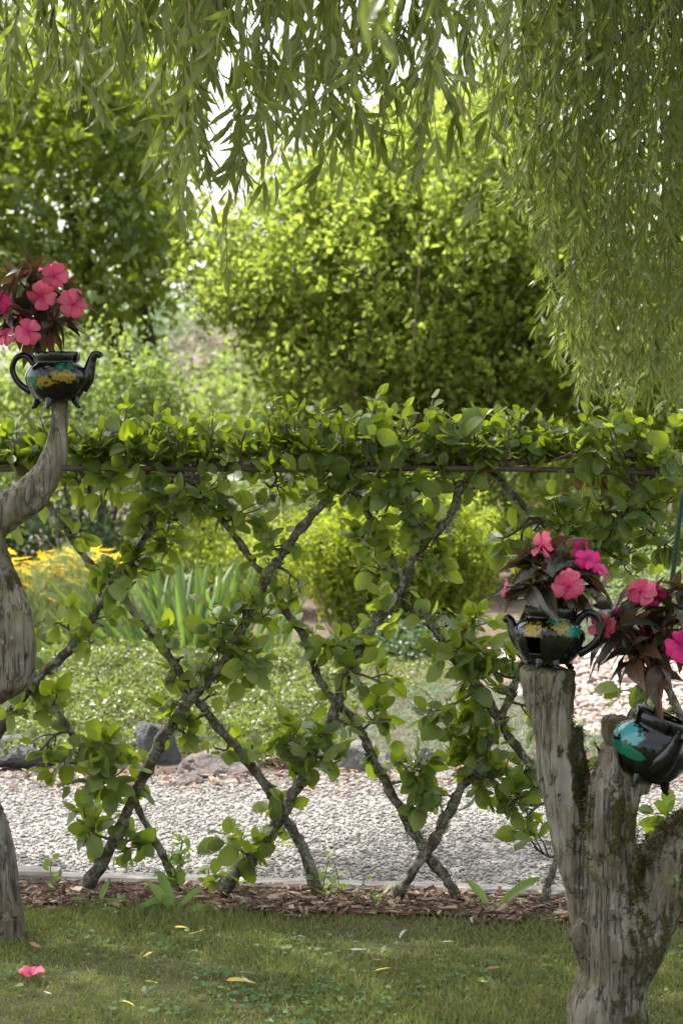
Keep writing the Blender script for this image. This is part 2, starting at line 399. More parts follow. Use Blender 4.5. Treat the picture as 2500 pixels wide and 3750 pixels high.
# ------------------------------------------------------------------ leaf templates
def leaf_tm(ts, ws, fold=0.15, curl=0.2, bend=0.0, wav=0.0, petiole=0.0, pw=0.012):
    V = []; Fc = []; n = len(ts)
    for i, (t, w) in enumerate(zip(ts, ws)):
        zc = -curl * t * t; xb = bend * t * t
        wv = wav * math.sin(7 * t + 1.0)
        V += [(xb - w, t, zc + fold * w + wv), (xb, t, zc), (xb + w, t, zc + fold * w - wv)]
    for i in range(n - 1):
        a = 3 * i; b = a + 3
        Fc += [(a, a + 1, b + 1, b), (a + 1, a + 2, b + 2, b + 1)]
    if petiole:
        k = len(V)
        V += [(-pw, -petiole, 0.03), (pw, -petiole, 0.03)]
        Fc.append((k, k + 1, 1)); 
    return Tmpl(V, Fc)
AT = [0.0, 0.08, 0.27, 0.54, 0.80, 0.94, 1.0]
AW = [0.03, 0.21, 0.35, 0.375, 0.275, 0.115, 0.0]
apple_tms = [leaf_tm(AT, AW, f, c, b, w, 0.28) for f, c, b, w in ((0.25, 0.12, 0.03, 0.015), (0.1, 0.30, -0.05, 0.03), (0.4, 0.05, 0.06, 0.02), (0.15, 0.45, 0.0, 0.02), (-0.1, 0.2, -0.08, 0.035))]
apple_narrow = [leaf_tm(AT, [w * 0.72 for w in AW], f, c, b, w_, 0.25) for f, c, b, w_ in ((0.5, 0.15, 0.05, 0.02), (0.2, -0.15, 0.0, 0.03))]
apple_tms += apple_narrow
WT = [0.0, 0.12, 0.35, 0.6, 0.85, 1.0]
WW = [0.010, 0.066, 0.098, 0.086, 0.040, 0.0]
willow_tms = [leaf_tm(WT, WW, f, c, b, w, 0.06, 0.006) for f, c, b, w in ((0.4, 0.15, 0.10, 0.01), (0.3, -0.2, -0.12, 0.015), (0.5, 0.3, -0.2, 0.01), (0.2, 0.05, 0.22, 0.02))]
willow_mid = [leaf_tm([0.0, 0.3, 0.68, 1.0], [0.012, 0.098, 0.082, 0.0], f, c, b) for f, c, b in ((0.4, 0.15, 0.10), (0.3, -0.2, -0.12), (0.5, 0.3, -0.2), (0.2, 0.05, 0.22))]
willow_lo = [Tmpl([(0, 0, 0), (-0.085, 0.45, 0.03), (0, 0.45, -0.03), (0.085, 0.45, 0.03), (0.1, 1, -0.1)], [(0, 2, 1), (0, 3, 2), (1, 2, 4), (2, 3, 4)])]
RT = [0.0, 0.2, 0.5, 0.8, 1.0]
round_tms = [leaf_tm(RT, [0.03, 0.27, 0.36, 0.25, 0.0], f, c, b) for f, c, b in ((0.3, 0.15, 0.03), (0.15, 0.35, -0.05), (0.45, 0.05, 0.05))]
simple_tms = [Tmpl([(0, 0, 0), (-0.28, 0.45, 0.07), (0, 0.5, -0.03), (0.28, 0.45, 0.07), (0.03, 1, -0.15)], [(0, 2, 1), (0, 3, 2), (1, 2, 4), (2, 3, 4)]),
              Tmpl([(0, 0, 0), (-0.34, 0.5, 0.02), (0, 0.5, -0.08), (0.34, 0.5, 0.02), (-0.05, 1, 0.05)], [(0, 2, 1), (0, 3, 2), (1, 2, 4), (2, 3, 4)])]
needle_tms = [Tmpl([(-0.045, 0, 0), (0.045, 0, 0), (0.03, 0.6, 0.06), (-0.03, 0.6, 0.06), (0, 1, 0)], [(0, 1, 2, 3), (3, 2, 4)]),
              Tmpl([(-0.06, 0, 0), (0.06, 0, 0), (0.05, 0.55, -0.05), (-0.05, 0.55, -0.05), (0.08, 1, -0.16)], [(0, 1, 2, 3), (3, 2, 4)])]
def maple_tm(curl):
    pts = [(0, 0), (-0.18, -0.05), (-0.42, 0.10), (-0.24, 0.22), (-0.52, 0.55), (-0.24, 0.50), (-0.16, 0.62), (0, 1.0),
           (0.16, 0.62), (0.24, 0.50), (0.52, 0.55), (0.24, 0.22), (0.42, 0.10), (0.18, -0.05)]
    V = [(x, y, -curl * (x * x + y * y * 0.5)) for x, y in pts] + [(0, 0.32, 0.03)]
    c = len(pts); return Tmpl(V, [(c, (i + 1) % c, i) for i in range(c)])
maple_tms = [maple_tm(0.3), maple_tm(0.7), maple_tm(-0.2)]
lance_T = [0.0, 0.15, 0.35, 0.6, 0.85, 1.0]
lance_tms = [leaf_tm(lance_T, [0.012, 0.12, 0.205, 0.185, 0.07, 0.0], f, c, b, 0.0, 0.10, 0.015) for f, c, b in ((0.45, 0.25, 0.05), (0.3, 0.5, -0.06), (0.6, 0.1, 0.0))]
blade_T = [0.0, 0.2, 0.45, 0.7, 0.9, 1.0]
blade_tms = [leaf_tm(blade_T, [0.028, 0.030, 0.030, 0.026, 0.014, 0.0], f, c, b) for f, c, b in ((0.5, 0.10, 0.02), (0.4, 0.35, 0.05), (0.5, 0.02, -0.06))]
grass_tms = [Tmpl([(-0.06, 0, 0), (0.06, 0, 0), (0.045, 0.5, 0.12), (-0.045, 0.5, 0.12), (0, 0.95, 0.42)], [(0, 1, 2, 3), (3, 2, 4)]),
             Tmpl([(-0.05, 0, 0), (0.05, 0, 0), (0.04, 0.55, 0.05), (-0.04, 0.55, 0.05), (0.06, 1, 0.16)], [(0, 1, 2, 3), (3, 2, 4)])]
def petal(notch, curl, wav, seed):
    r = random.Random(seed); cols = (-1, -0.5, 0, 0.5, 1); V = []; Fc = []
    rows = [(0.0, 0.05), (0.18, 0.17), (0.42, 0.35), (0.66, 0.48), (0.86, 0.48), (1.0, 0.34)]
    for i, (t, w) in enumerate(rows):
        for c in cols:
            y = t - (notch * (1 - abs(c)) if i == len(rows) - 1 else 0) - 0.10 * abs(c) ** 2 * t
            V.append((c * w, y, curl * t * t - 0.10 * c * c * t + wav * math.sin(5 * c + 3 * t + seed) * t + r.uniform(-.012, .012)))
    for i in range(len(rows) - 1):
        for k in range(4):
            a = i * 5 + k; Fc.append((a, a + 1, a + 6, a + 5))
    return Tmpl(V, Fc)
petal_tm = petal(0.14, -0.22, 0.05, 1); petal_tm2 = petal(0.07, 0.05, 0.08, 4)
def stone_tm(seed, flat=0.6, sub=1):
    bm = bmesh.new(); bmesh.ops.create_icosphere(bm, subdivisions=sub, radius=1)
    r = random.Random(seed)
    V = []
    off = Vector((r.random() * 50, r.random() * 50, 0))
    for v in bm.verts:
        k = 1 + 0.55 * noise.noise(v.co * 1.1 + off) + r.uniform(-0.12, 0.12)
        V.append((v.co.x * k, v.co.y * k * 0.8, v.co.z * k * flat))
    Fc = [tuple(v.index for v in f.verts) for f in bm.faces]
    bm.free(); return Tmpl(V, Fc)
stone_tms = [stone_tm(i) for i in range(6)]
def pebble_tm(seed):
    r = random.Random(seed)
    V = [(x * r.uniform(.7, 1.2), y * r.uniform(.6, 1.0), z * r.uniform(.45, .7)) for x, y, z in ((1, 0, 0), (-1, 0, 0), (0, 1, 0), (0, -1, 0), (.2, .1, 1), (-.1, .1, -1), (.6, .6, .3), (-.6, -.6, .3))]
    bm = bmesh.new()
    for v in V: bm.verts.new(v)
    bmesh.ops.convex_hull(bm, input=bm.verts); bm.verts.ensure_lookup_table(); bm.verts.index_update()
    V = [tuple(v.co) for v in bm.verts]; Fc = [tuple(v.index for v in f.verts) for f in bm.faces]; bm.free(); return Tmpl(V, Fc)
pebble_tms = [pebble_tm(i) for i in range(8)]
def chip_tm(seed):
    r = random.Random(seed)
    V = [(x * (1 + r.uniform(-.3, .3)) * 0.3, y * (1 + r.uniform(-.3, .2)), z * 0.08 + r.uniform(-.05, .05)) for z in (-1, 1) for x, y in ((-1, -1), (1, -1), (1, 1), (-1, 1))]
    return Tmpl(V, [(3, 2, 1, 0), (4, 5, 6, 7), (0, 1, 5, 4), (1, 2, 6, 5), (2, 3, 7, 6), (3, 0, 4, 7)])
chip_tms = [chip_tm(i) for i in range(5)]


# ================================================================== THE SETTING
def fy(x, off=0.0): return FEN0 + off + FENS * x
def bed_z(x, y):
    t = np.clip((y - 8.1) / 2.6, 0, 1); return 0.01 + 0.15 * t * t * (3 - 2 * t) + 0.01 * np.clip(y - 10.7, 0, 6)
m_soil = simplemat('soil', [(0.3, (0.055, 0.040, 0.028)), (0.55, (0.11, 0.083, 0.060)), (0.75, (0.20, 0.155, 0.115))], nscale=18, bump=60, bdist=0.02)
m_ground = simplemat('meadow_ground', [(0.3, (0.06, 0.085, 0.025)), (0.7, (0.11, 0.13, 0.045))], nscale=3, bump=20, bdist=0.03)
m_lawn = simplemat('lawn_soil', [(0.3, (0.040, 0.042, 0.016)), (0.55, (0.070, 0.066, 0.026)), (0.75, (0.14, 0.105, 0.055))], nscale=14, bump=80, bdist=0.01)
m_gravelbed = simplemat('gravel_bed', [(0.3, (0.13, 0.12, 0.11)), (0.7, (0.30, 0.28, 0.26))], nscale=60, bump=90, bdist=0.01)
m_mulchbed = simplemat('mulch_bed', [(0.3, (0.045, 0.026, 0.018)), (0.7, (0.15, 0.085, 0.055))], nscale=60, bump=80, bdist=0.015)
struct('ground', flat_mesh('ground', [(-200, -60), (200, -60), (200, 300), (-200, 300)], -0.06, m_ground))
struct('lawn', flat_mesh('lawn', [(-8, -4), (8, -4), (8, fy(8, -0.10)), (-8, fy(-8, -0.10))], 0.0, m_lawn))
mulch = struct('mulch_bed', flat_mesh('mulch_bed', [(-8, fy(-8, -0.15)), (8, fy(8, -0.15)), (8, fy(8, 0.11)), (-8, fy(-8, 0.11))], 0.008, m_mulchbed))
path = struct('gravel_path', flat_mesh('gravel_path', [(-8, fy(-8, 0.15)), (8, fy(8, 0.15)), (8, 8.9), (-8, 8.9)], 0.004, m_gravelbed))
# planted bed: rising sheet
xs = np.linspace(-14, 14, 57); ys = np.concatenate([np.linspace(8.1, 12, 27), np.linspace(12.5, 34, 30)])
GX, GY = np.meshgrid(xs, ys); GZ = bed_z(GX, GY) + 0.02 * np.sin(GX * 3.1 + 1) * np.cos(GY * 2.7)
GZ[0, :] = -0.05
V = np.stack([GX, GY, GZ], -1).reshape(-1, 3); nx = len(xs)
me = np_mesh('garden_bed', V, faces=[(j * nx + i, j * nx + i + 1, (j + 1) * nx + i + 1, (j + 1) * nx + i) for j in range(len(ys) - 1) for i in range(nx - 1)])
me.materials.append(m_soil); bed = struct('garden_bed', me)

# gravel stones on the path (nearest ones single, the rest joined)
m_gravel = simplemat('gravel_stone', [(0.12, (0.12, 0.112, 0.102)), (0.4, (0.19, 0.178, 0.163)), (0.75, (0.27, 0.253, 0.232)), (0.96, (0.38, 0.36, 0.33)), (1.0, (0.28, 0.21, 0.15))], rough=0.9, nscale=40, piece=True)
def flat_stones(n, xr, yr, size, zf, keep=None):
    X = rng.uniform(*xr, n); Y = rng.uniform(*yr, n)
    if keep is not None:
        k = keep(X, Y); X, Y = X[k], Y[k]
    n = len(X); S = size * np.exp(rng.normal(0, 0.38, n))
    T = np.stack([X, Y, zf(X, Y) + S * 0.25], 1)
    d = np.stack([rng.normal(size=n), rng.normal(size=n), rng.normal(size=n) * 0.25], 1)
    nn = np.stack([rng.normal(size=n) * 0.3, rng.normal(size=n) * 0.3, np.ones(n)], 1)
    return T, frames(d, nn), S
def meshes_of(tms, name, mat, smooth=True): return [t.mesh(name, mat, smooth) for t in tms]
T, R, S = flat_stones(52000, (-1.8, 1.8), (6.05, 8.65), 0.0058, lambda x, y: 0.004 + 0 * x, lambda x, y: (y > fy(x, 0.18)))
place_pieces(path, 'stone', meshes_of(pebble_tms, 'stone', m_gravel, False), pebble_tms, m_gravel, T, R, S, 300, 'loose_gravel')
# brown litter at the far edge of the path
m_chip = simplemat('bark_chip', [(0.1, (0.065, 0.036, 0.024)), (0.45, (0.155, 0.092, 0.060)), (0.75, (0.26, 0.175, 0.12)), (1.0, (0.48, 0.38, 0.28))], rough=0.9, nscale=50, piece=True, stretch=(1, 0.2, 1))
n = 1500
X = rng.uniform(-2.3, 2.3, n); Y = 8.05 + np.abs(rng.normal(0, 0.28, n)) - rng.uniform(0, 0.35, n)
T = np.stack([X, Y, np.maximum(bed_z(X, Y), 0.012) + 0.012], 1)
d = np.stack([rng.normal(size=n), rng.normal(size=n), rng.normal(size=n) * 0.2], 1)
b = Batch(); b.add(chip_tms[0], T, frames(d, np.tile([0, 0, 1.0], (n, 1)) + rng.normal(size=(n, 3)) * 0.3), rng.uniform(0.008, 0.018, n))
part('leaf_litter', b.mesh('leaf_litter', m_chip, False), bed, kind='stuff')
# mulch chips under the fence
n = 5200
X = rng.uniform(-1.9, 1.9, n); lo_ = -0.185 + 0.035 * np.sin(X * 9) + 0.03 * np.sin(X * 23 + 1) + 0.02 * np.sin(X * 57) - np.abs(rng.normal(0, 0.03, n)); o_ = lo_ + (0.085 - lo_) * rng.random(n)
T = np.stack([X, fy(X, o_), 0.012 + rng.uniform(0, 0.022, n)], 1)
d = np.stack([rng.normal(size=n) * 1.3, rng.normal(size=n) * 0.8, rng.normal(size=n) * 0.3], 1)
R = frames(d, np.tile([0, 0, 1.0], (n, 1)) + rng.normal(size=(n, 3)) * 0.35)
place_pieces(mulch, 'bark_chip', meshes_of(chip_tms, 'bark_chip', m_chip, False), chip_tms, m_chip, T, R, 0.0085 * np.exp(rng.normal(0, 0.45, n)), 300, 'loose_mulch')

# lawn grass
n = 190000
X = rng.uniform(-1.5, 1.5, n); Y = 3.9 + (6.0 - 3.9) * rng.random(n) ** 0.9
edge = fy(X, -0.185) + 0.035 * np.sin(X * 9) + 0.03 * np.sin(X * 23 + 1) + 0.02 * np.sin(X * 57) - np.abs(rng.normal(0, 0.05, n)) + 0.05
k = Y < edge
pn = np.sin(X * 3.1 + 0.7) * np.cos(Y * 3.7) + 0.6 * np.sin(X * 7.3 + Y * 5.1) 
pn2 = np.sin(X * 13 + 2 * np.sin(Y * 9)) * np.cos(Y * 15 + np.sin(X * 11)); k &= rng.random(n) < 0.60 + 0.20 * pn + 0.25 * pn2
X, Y, pn = X[k], Y[k], pn[k]; n = len(X)
tall = np.clip((Y - fy(X, -0.42)) / 0.25, 0, 1)
H = rng.uniform(0.010, 0.028, n) * (1 + 0.30 * pn) * (1 + 0.5 * tall)
d = np.stack([rng.normal(size=n) * 0.55, rng.normal(size=n) * 0.55, np.ones(n)], 1)
R = frames(d, randv(n)); Sx = np.stack([np.full(n, 0.030) * rng.uniform(0.7, 1.5, n), H, H], 1)
T = np.stack([X, Y, np.full(n, -0.002)], 1)
b = Batch(); v = rng.random(n) < 0.5
b.add(grass_tms[0], T[v], R[v], Sx[v]); b.add(grass_tms[1], T[~v], R[~v], Sx[~v])
g = part('grass', b.mesh('grass', MAT['grass']), None, kind='stuff')
tag(g, 'short mown shaded lawn grass in front of the apple fence', 'grass')
# clover and plantain patches
cp = []; 
for i in range(45):
    cx, cy = rng.uniform(-1.2, 1.2), rng.uniform(4.2, 5.7)
    cp.append(np.stack([rng.normal(cx, 0.07, 26), rng.normal(cy, 0.06, 26)], 1))
for (px, py) in ((1560, 3560), (1250, 3700), (900, 3640), (950, 3700), (500, 3700), (1950, 3560), (720, 3450), (1500, 3640), (1100, 3480)):
    q = PZ(px, py); cp.append(np.stack([rng.normal(q[0], 0.10, 60), rng.normal(q[1], 0.10, 60)], 1))
cp = np.concatenate(cp); cp = cp[cp[:, 1] < fy(cp[:, 0], -0.25)]; n = len(cp)
d = np.stack([rng.normal(size=n), rng.normal(size=n), np.abs(rng.normal(size=n)) * 0.3], 1)
b = Batch(); b.add(round_tms[0], np.stack([cp[:, 0], cp[:, 1], rng.uniform(0.008, 0.022, n)], 1), frames(d, np.tile([0, 0, 1.0], (n, 1)) + rng.normal(size=(n, 3)) * 0.35), rng.uniform(0.008, 0.024, n))
g = part('clover', b.mesh('clover', MAT['clover']), None, kind='stuff'); tag(g, 'small round clover leaves spread through the shaded lawn', 'clover')

# ------------------------------------------------------------------ timber edging
def timber(x0, x1, off, z0, label):
    m = MAT.get('timber')
    if m is None:
        m, nt = M('weathered_timber'); v = coords(nt, (0.12, 1, 1))
        g_ = noise_tex(nt, v, 70, 6, 0.7, 0.3)
        col = ramp(nt, g_, [(0.3, (0.13, 0.115, 0.10)), (0.5, (0.28, 0.265, 0.245)), (0.75, (0.42, 0.41, 0.39))])
        col = mixc(nt, ramp(nt, noise_tex(nt, coords(nt), 7, 4), [(0.45, 0.0), (0.7, 0.5)]), col, (0.19, 0.125, 0.085))
        finish(nt, col, 0.9, 0.15, g_, 0.01, 0.8); MAT['timber'] = m
    L = x1 - x0; n = 40; ring = []
    W, H = 0.09, 0.075; ch = 0.010
    prof = [(-W / 2, -H / 2), (W / 2, -H / 2), (W / 2, H / 2 - ch), (W / 2 - ch, H / 2), (-W / 2 + ch, H / 2), (-W / 2, H / 2 - ch)]
    V = []
    for i in range(n + 1):
        x = x0 + L * i / n
        for (a, c) in prof:
            j = 0.004 * noise.noise(Vector((x * 4, a * 30, c * 30 + off)))
            V.append((x, fy(x, off) + a + j, z0 + c + j))
    k = len(prof)
    Fc = [(i * k + q, i * k + (q + 1) % k, (i + 1) * k + (q + 1) % k, (i + 1) * k + q) for i in range(n) for q in range(k)]
    Fc += [tuple(range(k))[::-1], tuple(n * k + q for q in range(k))]
    me = np_mesh('timber_edging', V, faces=Fc, smooth=False); me.materials.append(m)
    o = part('timber_edging', me, None); tag(o, label, 'timber'); o['group'] = 'timbers edging the gravel path'
timber(-4.0, -0.905, 0.135, 0.006, 'brown sided timber edging the gravel path beside the S-shaped driftwood limb')
timber(-0.90, 4.0, 0.14, -0.010, 'long silver-grey weathered timber edging the gravel behind the apple trunks')

# ------------------------------------------------------------------ rocks along the bed
m_rock = simplemat('rock', [(0.25, (0.10, 0.085, 0.08)), (0.5, (0.21, 0.18, 0.165)), (0.75, (0.34, 0.30, 0.275))], nscale=7, bump=30, bdist=0.06, detail=10, bstr=1.0)
m_rockp = simplemat('pale_rock', [(0.25, (0.12, 0.11, 0.10)), (0.5, (0.26, 0.245, 0.23)), (0.75, (0.40, 0.385, 0.365))], nscale=8, bump=30, bdist=0.06, detail=10, bstr=1.0)
m_rockr = simplemat('red_rock', [(0.25, (0.12, 0.075, 0.065)), (0.5, (0.22, 0.145, 0.125)), (0.75, (0.32, 0.24, 0.21))], nscale=7, bump=30, bdist=0.06, detail=10, bstr=1.0)
m_slate = simplemat('slate', [(0.25, (0.055, 0.055, 0.057)), (0.5, (0.12, 0.12, 0.122)), (0.75, (0.20, 0.20, 0.20))], nscale=6, bump=24, bdist=0.05, detail=10, bstr=1.0)
def rock(px, py_base, wpx, hpx, Y, mat, label, seed, depth=0.8, boxy=0.0):
    c = PY(px, py_base, Y); w = wpx * Y / F / 2; h = hpx * Y / F
    bm = bmesh.new(); bmesh.ops.create_icosphere(bm, subdivisions=4, radius=1)
    r = random.Random(seed); o_ = Vector((r.random() * 90, r.random() * 90, r.random() * 90))
    planes = [(Vector((r.gauss(0, 1), r.gauss(0, 1), r.gauss(0, 0.9))).normalized(), r.uniform(0.62, 0.85)) for _ in range(11)]
    for v in bm.verts:
        p = v.co.copy()
        if boxy:
            mx = max(abs(p.x), abs(p.y), abs(p.z)); p = p.lerp(p / mx * 0.85, boxy)
        for nrm, dd in planes:
            k = p.dot(nrm)
            if k > dd: p -= nrm * (k - dd) * 0.9
        p *= 1 + 0.18 * noise.noise(p * 1.6 + o_) + 0.09 * noise.noise(p * 4 + o_) + 0.045 * noise.noise(p * 9 + o_) + 0.025 * noise.noise(p * 19 + o_)
        v.co = (p.x * w * 1.15, p.y * w * depth * 1.15, (p.z + 0.55) * h * 0.78)
    me = bpy.data.meshes.new('border_rock'); bm.to_mesh(me); bm.free()
    zmin = min(v.co.z for v in me.vertices)
    for p in me.polygons: p.use_smooth = seed % 3 != 0
    me.materials.append(mat)
    ob = part('border_rock', me, None); zb_ = max(float(bed_z(c[0], Y)) , 0.0)
    ob.location = (c[0], Y + w * depth * 0.5, min(c[2], zb_ + 0.01) - 0.02 ); tag(ob, label, 'rock', 'rocks bordering the planted bed')
rock(60, 2790, 310, 100, 8.35, m_slate, 'low dark slab beside the path under the S-shaped driftwood limb', 3, 0.7, 0.5)
rock(330, 2840, 240, 90, 8.25, m_slate, 'small dark stone half hidden by low apple leaves', 5, 0.7, 0.4)
rock(575, 2835, 170, 200, 8.35, m_slate, 'tall upright dark slate block behind crossing apple trunks', 10, 0.5, 0.8)
rock(800, 2855, 265, 110, 8.2, m_rock, 'grey-brown boulder with a sloping face beside the gravel', 12, 0.8)
rock(690, 2865, 110, 40, 8.0, m_rock, 'small flat stone lying in front of the grey-brown boulder', 14, 0.8)
rock(1040, 2850, 210, 90, 8.4, m_rockr, 'reddish rounded rock among leaves behind a crossing of trunks', 18, 0.8)
rock(1265, 2865, 215, 150, 8.3, m_rockp, 'big rock with a white sunlit top beside the path', 21, 0.8)
rock(1400, 2865, 110, 110, 8.35, m_rockp, 'narrow pale rock standing next to the white-topped rock', 24, 0.8)
rock(1545, 2850, 120, 130, 8.5, m_rockp, 'pointed pale rock below the grey-green juniper', 27, 0.7)
rock(1660, 2905, 250, 80, 8.1, m_rockp, 'wide flat pale stone lying at the edge of the gravel', 30, 0.7, 0.4)
rock(1960, 2890, 190, 80, 8.3, m_rock, 'grey stone behind the hollow gnarled stump', 33, 0.7)
rock(2400, 2930, 280, 90, 8.1, m_rockp, 'broad flat pale stone under the tilted teapot', 36, 0.8, 0.5)
rock(2620, 2900, 230, 100, 8.3, m_rock, 'grey rounded rock beyond the broad flat stone', 39, 0.8)
rock(-160, 2850, 240, 110, 8.3, m_rock, 'brown-grey rock at the path edge past the dark slab', 42, 0.8)

# ================================================================== PLANTS OF THE BED
def scatter_cover(name, label, cat, n, keep, xr, yr, hmax, size, tms, mat, up=0.5, lump=3.0):
    X = rng.uniform(*xr, n); Y = rng.uniform(*yr, n); k = keep(X, Y); X, Y = X[k], Y[k]; n = len(X)
    hh = hmax * np.clip(0.58 + 0.24 * np.sin(X * lump * 2.1 + np.sin(Y * lump) * 1.7) * np.cos(Y * lump * 1.9 + 0.6) + 0.22 * np.sin(X * lump * 6.3 + 2 * np.sin(Y * lump * 2.2)) * np.cos(Y * lump * 5.1 + np.sin(X * 7)) + 0.12 * np.sin(X * 41 + Y * 13) * np.cos(Y * 37 - X * 11), 0.05, 1.3)
    fray = rng.random(n)
    Z = bed_z(X, Y) + hh * (1 - fray ** 2.2)
    d = rng.normal(size=(n, 3)); d[:, 2] = np.abs(d[:, 2]) * up + 0.1
    nn = rng.normal(size=(n, 3)) * 0.7 + np.array([0, 0, 0.8])
    R = frames(d, nn); S = size * rng.uniform(0.6, 1.4, n); v = rng.integers(0, len(tms), n)
    b = Batch()
    for q, t in enumerate(tms): b.add(t, np.stack([X, Y, Z], 1)[v == q], R[v == q], S[v == q])
    o = part(name, b.mesh(name, mat), None, kind='stuff'); tag(o, label, cat); return o
xb = lambda px, Y: (px - 1250) / F * Y
scatter_cover('ground_cover', 'dense light green small-leaved shrubby ground cover behind the border rocks', 'ground cover', 75000,
    lambda x, y: (x < xb(1230, y) + 0.10 * np.sin(y * 7)) & (y > 8.35 + 0.08 * np.sin(x * 6)) & (y < 10.7), (-3.0, 0.2), (8.25, 10.7), 0.17, 0.024, simple_tms, MAT['cover'], 0.6, 3.4)
scatter_cover('juniper_mat', 'low grey-green creeping juniper mat behind the pale rocks', 'juniper', 60000,
    lambda x, y: (x > xb(1130, y) + 0.12 * np.sin(y * 6)) & (y > 8.45) & (y < 9.7 + 0.2 * np.sin(x * 4)) & ~((x > 1.0) & (y > 9.0)), (-0.4, 2.6), (8.4, 10.0), 0.075, 0.024, needle_tms, MAT['juniper'], 1.0, 4.0)
scatter_cover('juniper_mat', 'far strip of grey-green juniper between the pink chippings and the dark soil', 'juniper', 22000,
    lambda x, y: (x > xb(1900, y)), (0.7, 3.0), (11.0, 12.2), 0.16, 0.034, needle_tms, MAT['juniper'], 1.0, 4.0)
scatter_cover('trailing_weeds', 'sparse yellowish trailing weeds between ground cover and juniper', 'weeds', 9000,
    lambda x, y: (np.abs(x - xb(1400, y)) < 0.4 + 0.1 * np.sin(y * 5)), (-0.6, 1.2), (9.6, 11.2), 0.06, 0.022, simple_tms, MAT['cover'], 0.6, 5.0)
# pink stone chippings
m_pink = simplemat('pink_chipping', [(0.1, (0.17, 0.13, 0.115)), (0.4, (0.34, 0.255, 0.22)), (0.75, (0.50, 0.40, 0.35)), (1.0, (0.60, 0.54, 0.50))], rough=0.9, nscale=30, piece=True)
T, R, S = flat_stones(6200, (0.55, 2.4), (8.95, 11.1), 0.017, lambda x, y: bed_z(x, y) + 0.02 * np.sin(x * 3.1 + 1) * np.cos(y * 2.7) + 0.004, lambda x, y: (x > 0.95 + 0.1 * np.sin(y * 5) - 0.35 * (y > 10.2)))
place_pieces(bed, 'chipping', meshes_of(stone_tms, 'chipping', m_pink, False), stone_tms, m_pink, T, R, S, 300, 'loose_chippings')

def lob(px, py, Y, rpx, rpy, ry): c = PY(px, py, Y); return (c[0], c[1], c[2], rpx * Y / F, ry, rpy * Y / F)
def crown_points(lobes, n, clump=22, sig=0.16, shell=0.5, spray=0.0):
    lobes = np.array(lobes); w = (lobes[:, 3] * lobes[:, 4] * lobes[:, 5]) ** 0.75; w /= w.sum()
    nc = max(n // clump, 3)
    li = rng.choice(len(lobes), nc, p=w)
    u = randv(nc); rad = (shell + (1 - shell) * rng.random(nc) ** 0.6)
    cen = lobes[li, :3] + u * rad[:, None] * lobes[li, 3:]
    outw = norm(u / lobes[li, 3:])
    k = rng.integers(0, nc, n)
    P = cen[k] + rng.normal(size=(n, 3)) * sig
    if spray:
        sd = norm(outw * 0.45 + np.array([0, 0, 0.75]) + rng.normal(size=(nc, 3)) * 0.35); ln = spray * rng.uniform(0.5, 1.5, nc)
        P = cen[k] + sd[k] * (ln[k] * rng.uniform(-0.6, 0.9, n))[:, None] + rng.normal(size=(n, 3)) * sig
    return P, outw[k], cen
def bush(name, label, cat, lobes, n, size, tms, mat, base, stems=14, stem_r=0.012, stem_mat='twig', nobj=0, clump=22, sig=0.14, shell=0.5, group=None, droop=0.2, extra_trunk=None, flower=None, foliage='foliage', bias=0.6, stem_spread=0.0, spray=0.0, flatn=0.9, lo=None):
    t = thing(name, label, cat, base, group)
    P, o_, cen = crown_points(lobes, n, clump, sig, shell, spray)
    P[:, 2] = np.maximum(P[:, 2], 0.03)
    d = o_ * bias + rng.normal(size=(n, 3)) * 0.6 + np.array([0, 0, -droop])
    nn = np.array([0, 0, flatn]) + rng.normal(size=(n, 3)) * (0.55 if flatn > 0.8 else 0.75)
    R = frames(d, nn); S = size * rng.uniform(0.55, 1.35, n)
    if nobj:
        px, py, dep = proj(P)
        meshes = meshes_of(tms, 'leaf', mat)
        place_pieces(t, 'leaf', meshes, tms, mat, P, R, S, nobj, foliage, lo=lo)
    else:
        v = rng.integers(0, len(tms), n); b = Batch()
        for q, tm in enumerate(tms): b.add(tm, P[v == q], R[v == q], S[v == q])
        part(foliage, b.mesh(foliage, mat), t, kind='stuff')
    if stems:
        b = Batch(); base = np.array(base)
        for i in rng.choice(len(cen), min(stems, len(cen)), replace=False):
            e = cen[i]; s0 = base + np.array([rng.normal() * stem_spread, rng.normal() * stem_spread * 0.6, 0])
            mid = s0 * 0.45 + e * 0.55 + rng.normal(size=3) * np.linalg.norm(e - s0) * 0.05 + np.array([0, 0, 0.08 * np.linalg.norm(e - s0)])
            P2, R2 = smooth_path([s0, mid, e], [stem_r, stem_r * 0.7, stem_r * 0.3], 4)
            b.raw(*tube(P2, R2, 5))
        part('stems', b.mesh('stems', MAT[stem_mat]), t)
    if extra_trunk:
        for (pts, rr, nm) in extra_trunk:
            P2, R2 = smooth_path(pts, rr, 5); bb = Batch(); bb.raw(*tube(P2, R2, 14, 0.25, 6.0))
            part(nm, bb.mesh(nm, MAT['darkbark']), t)
    return t

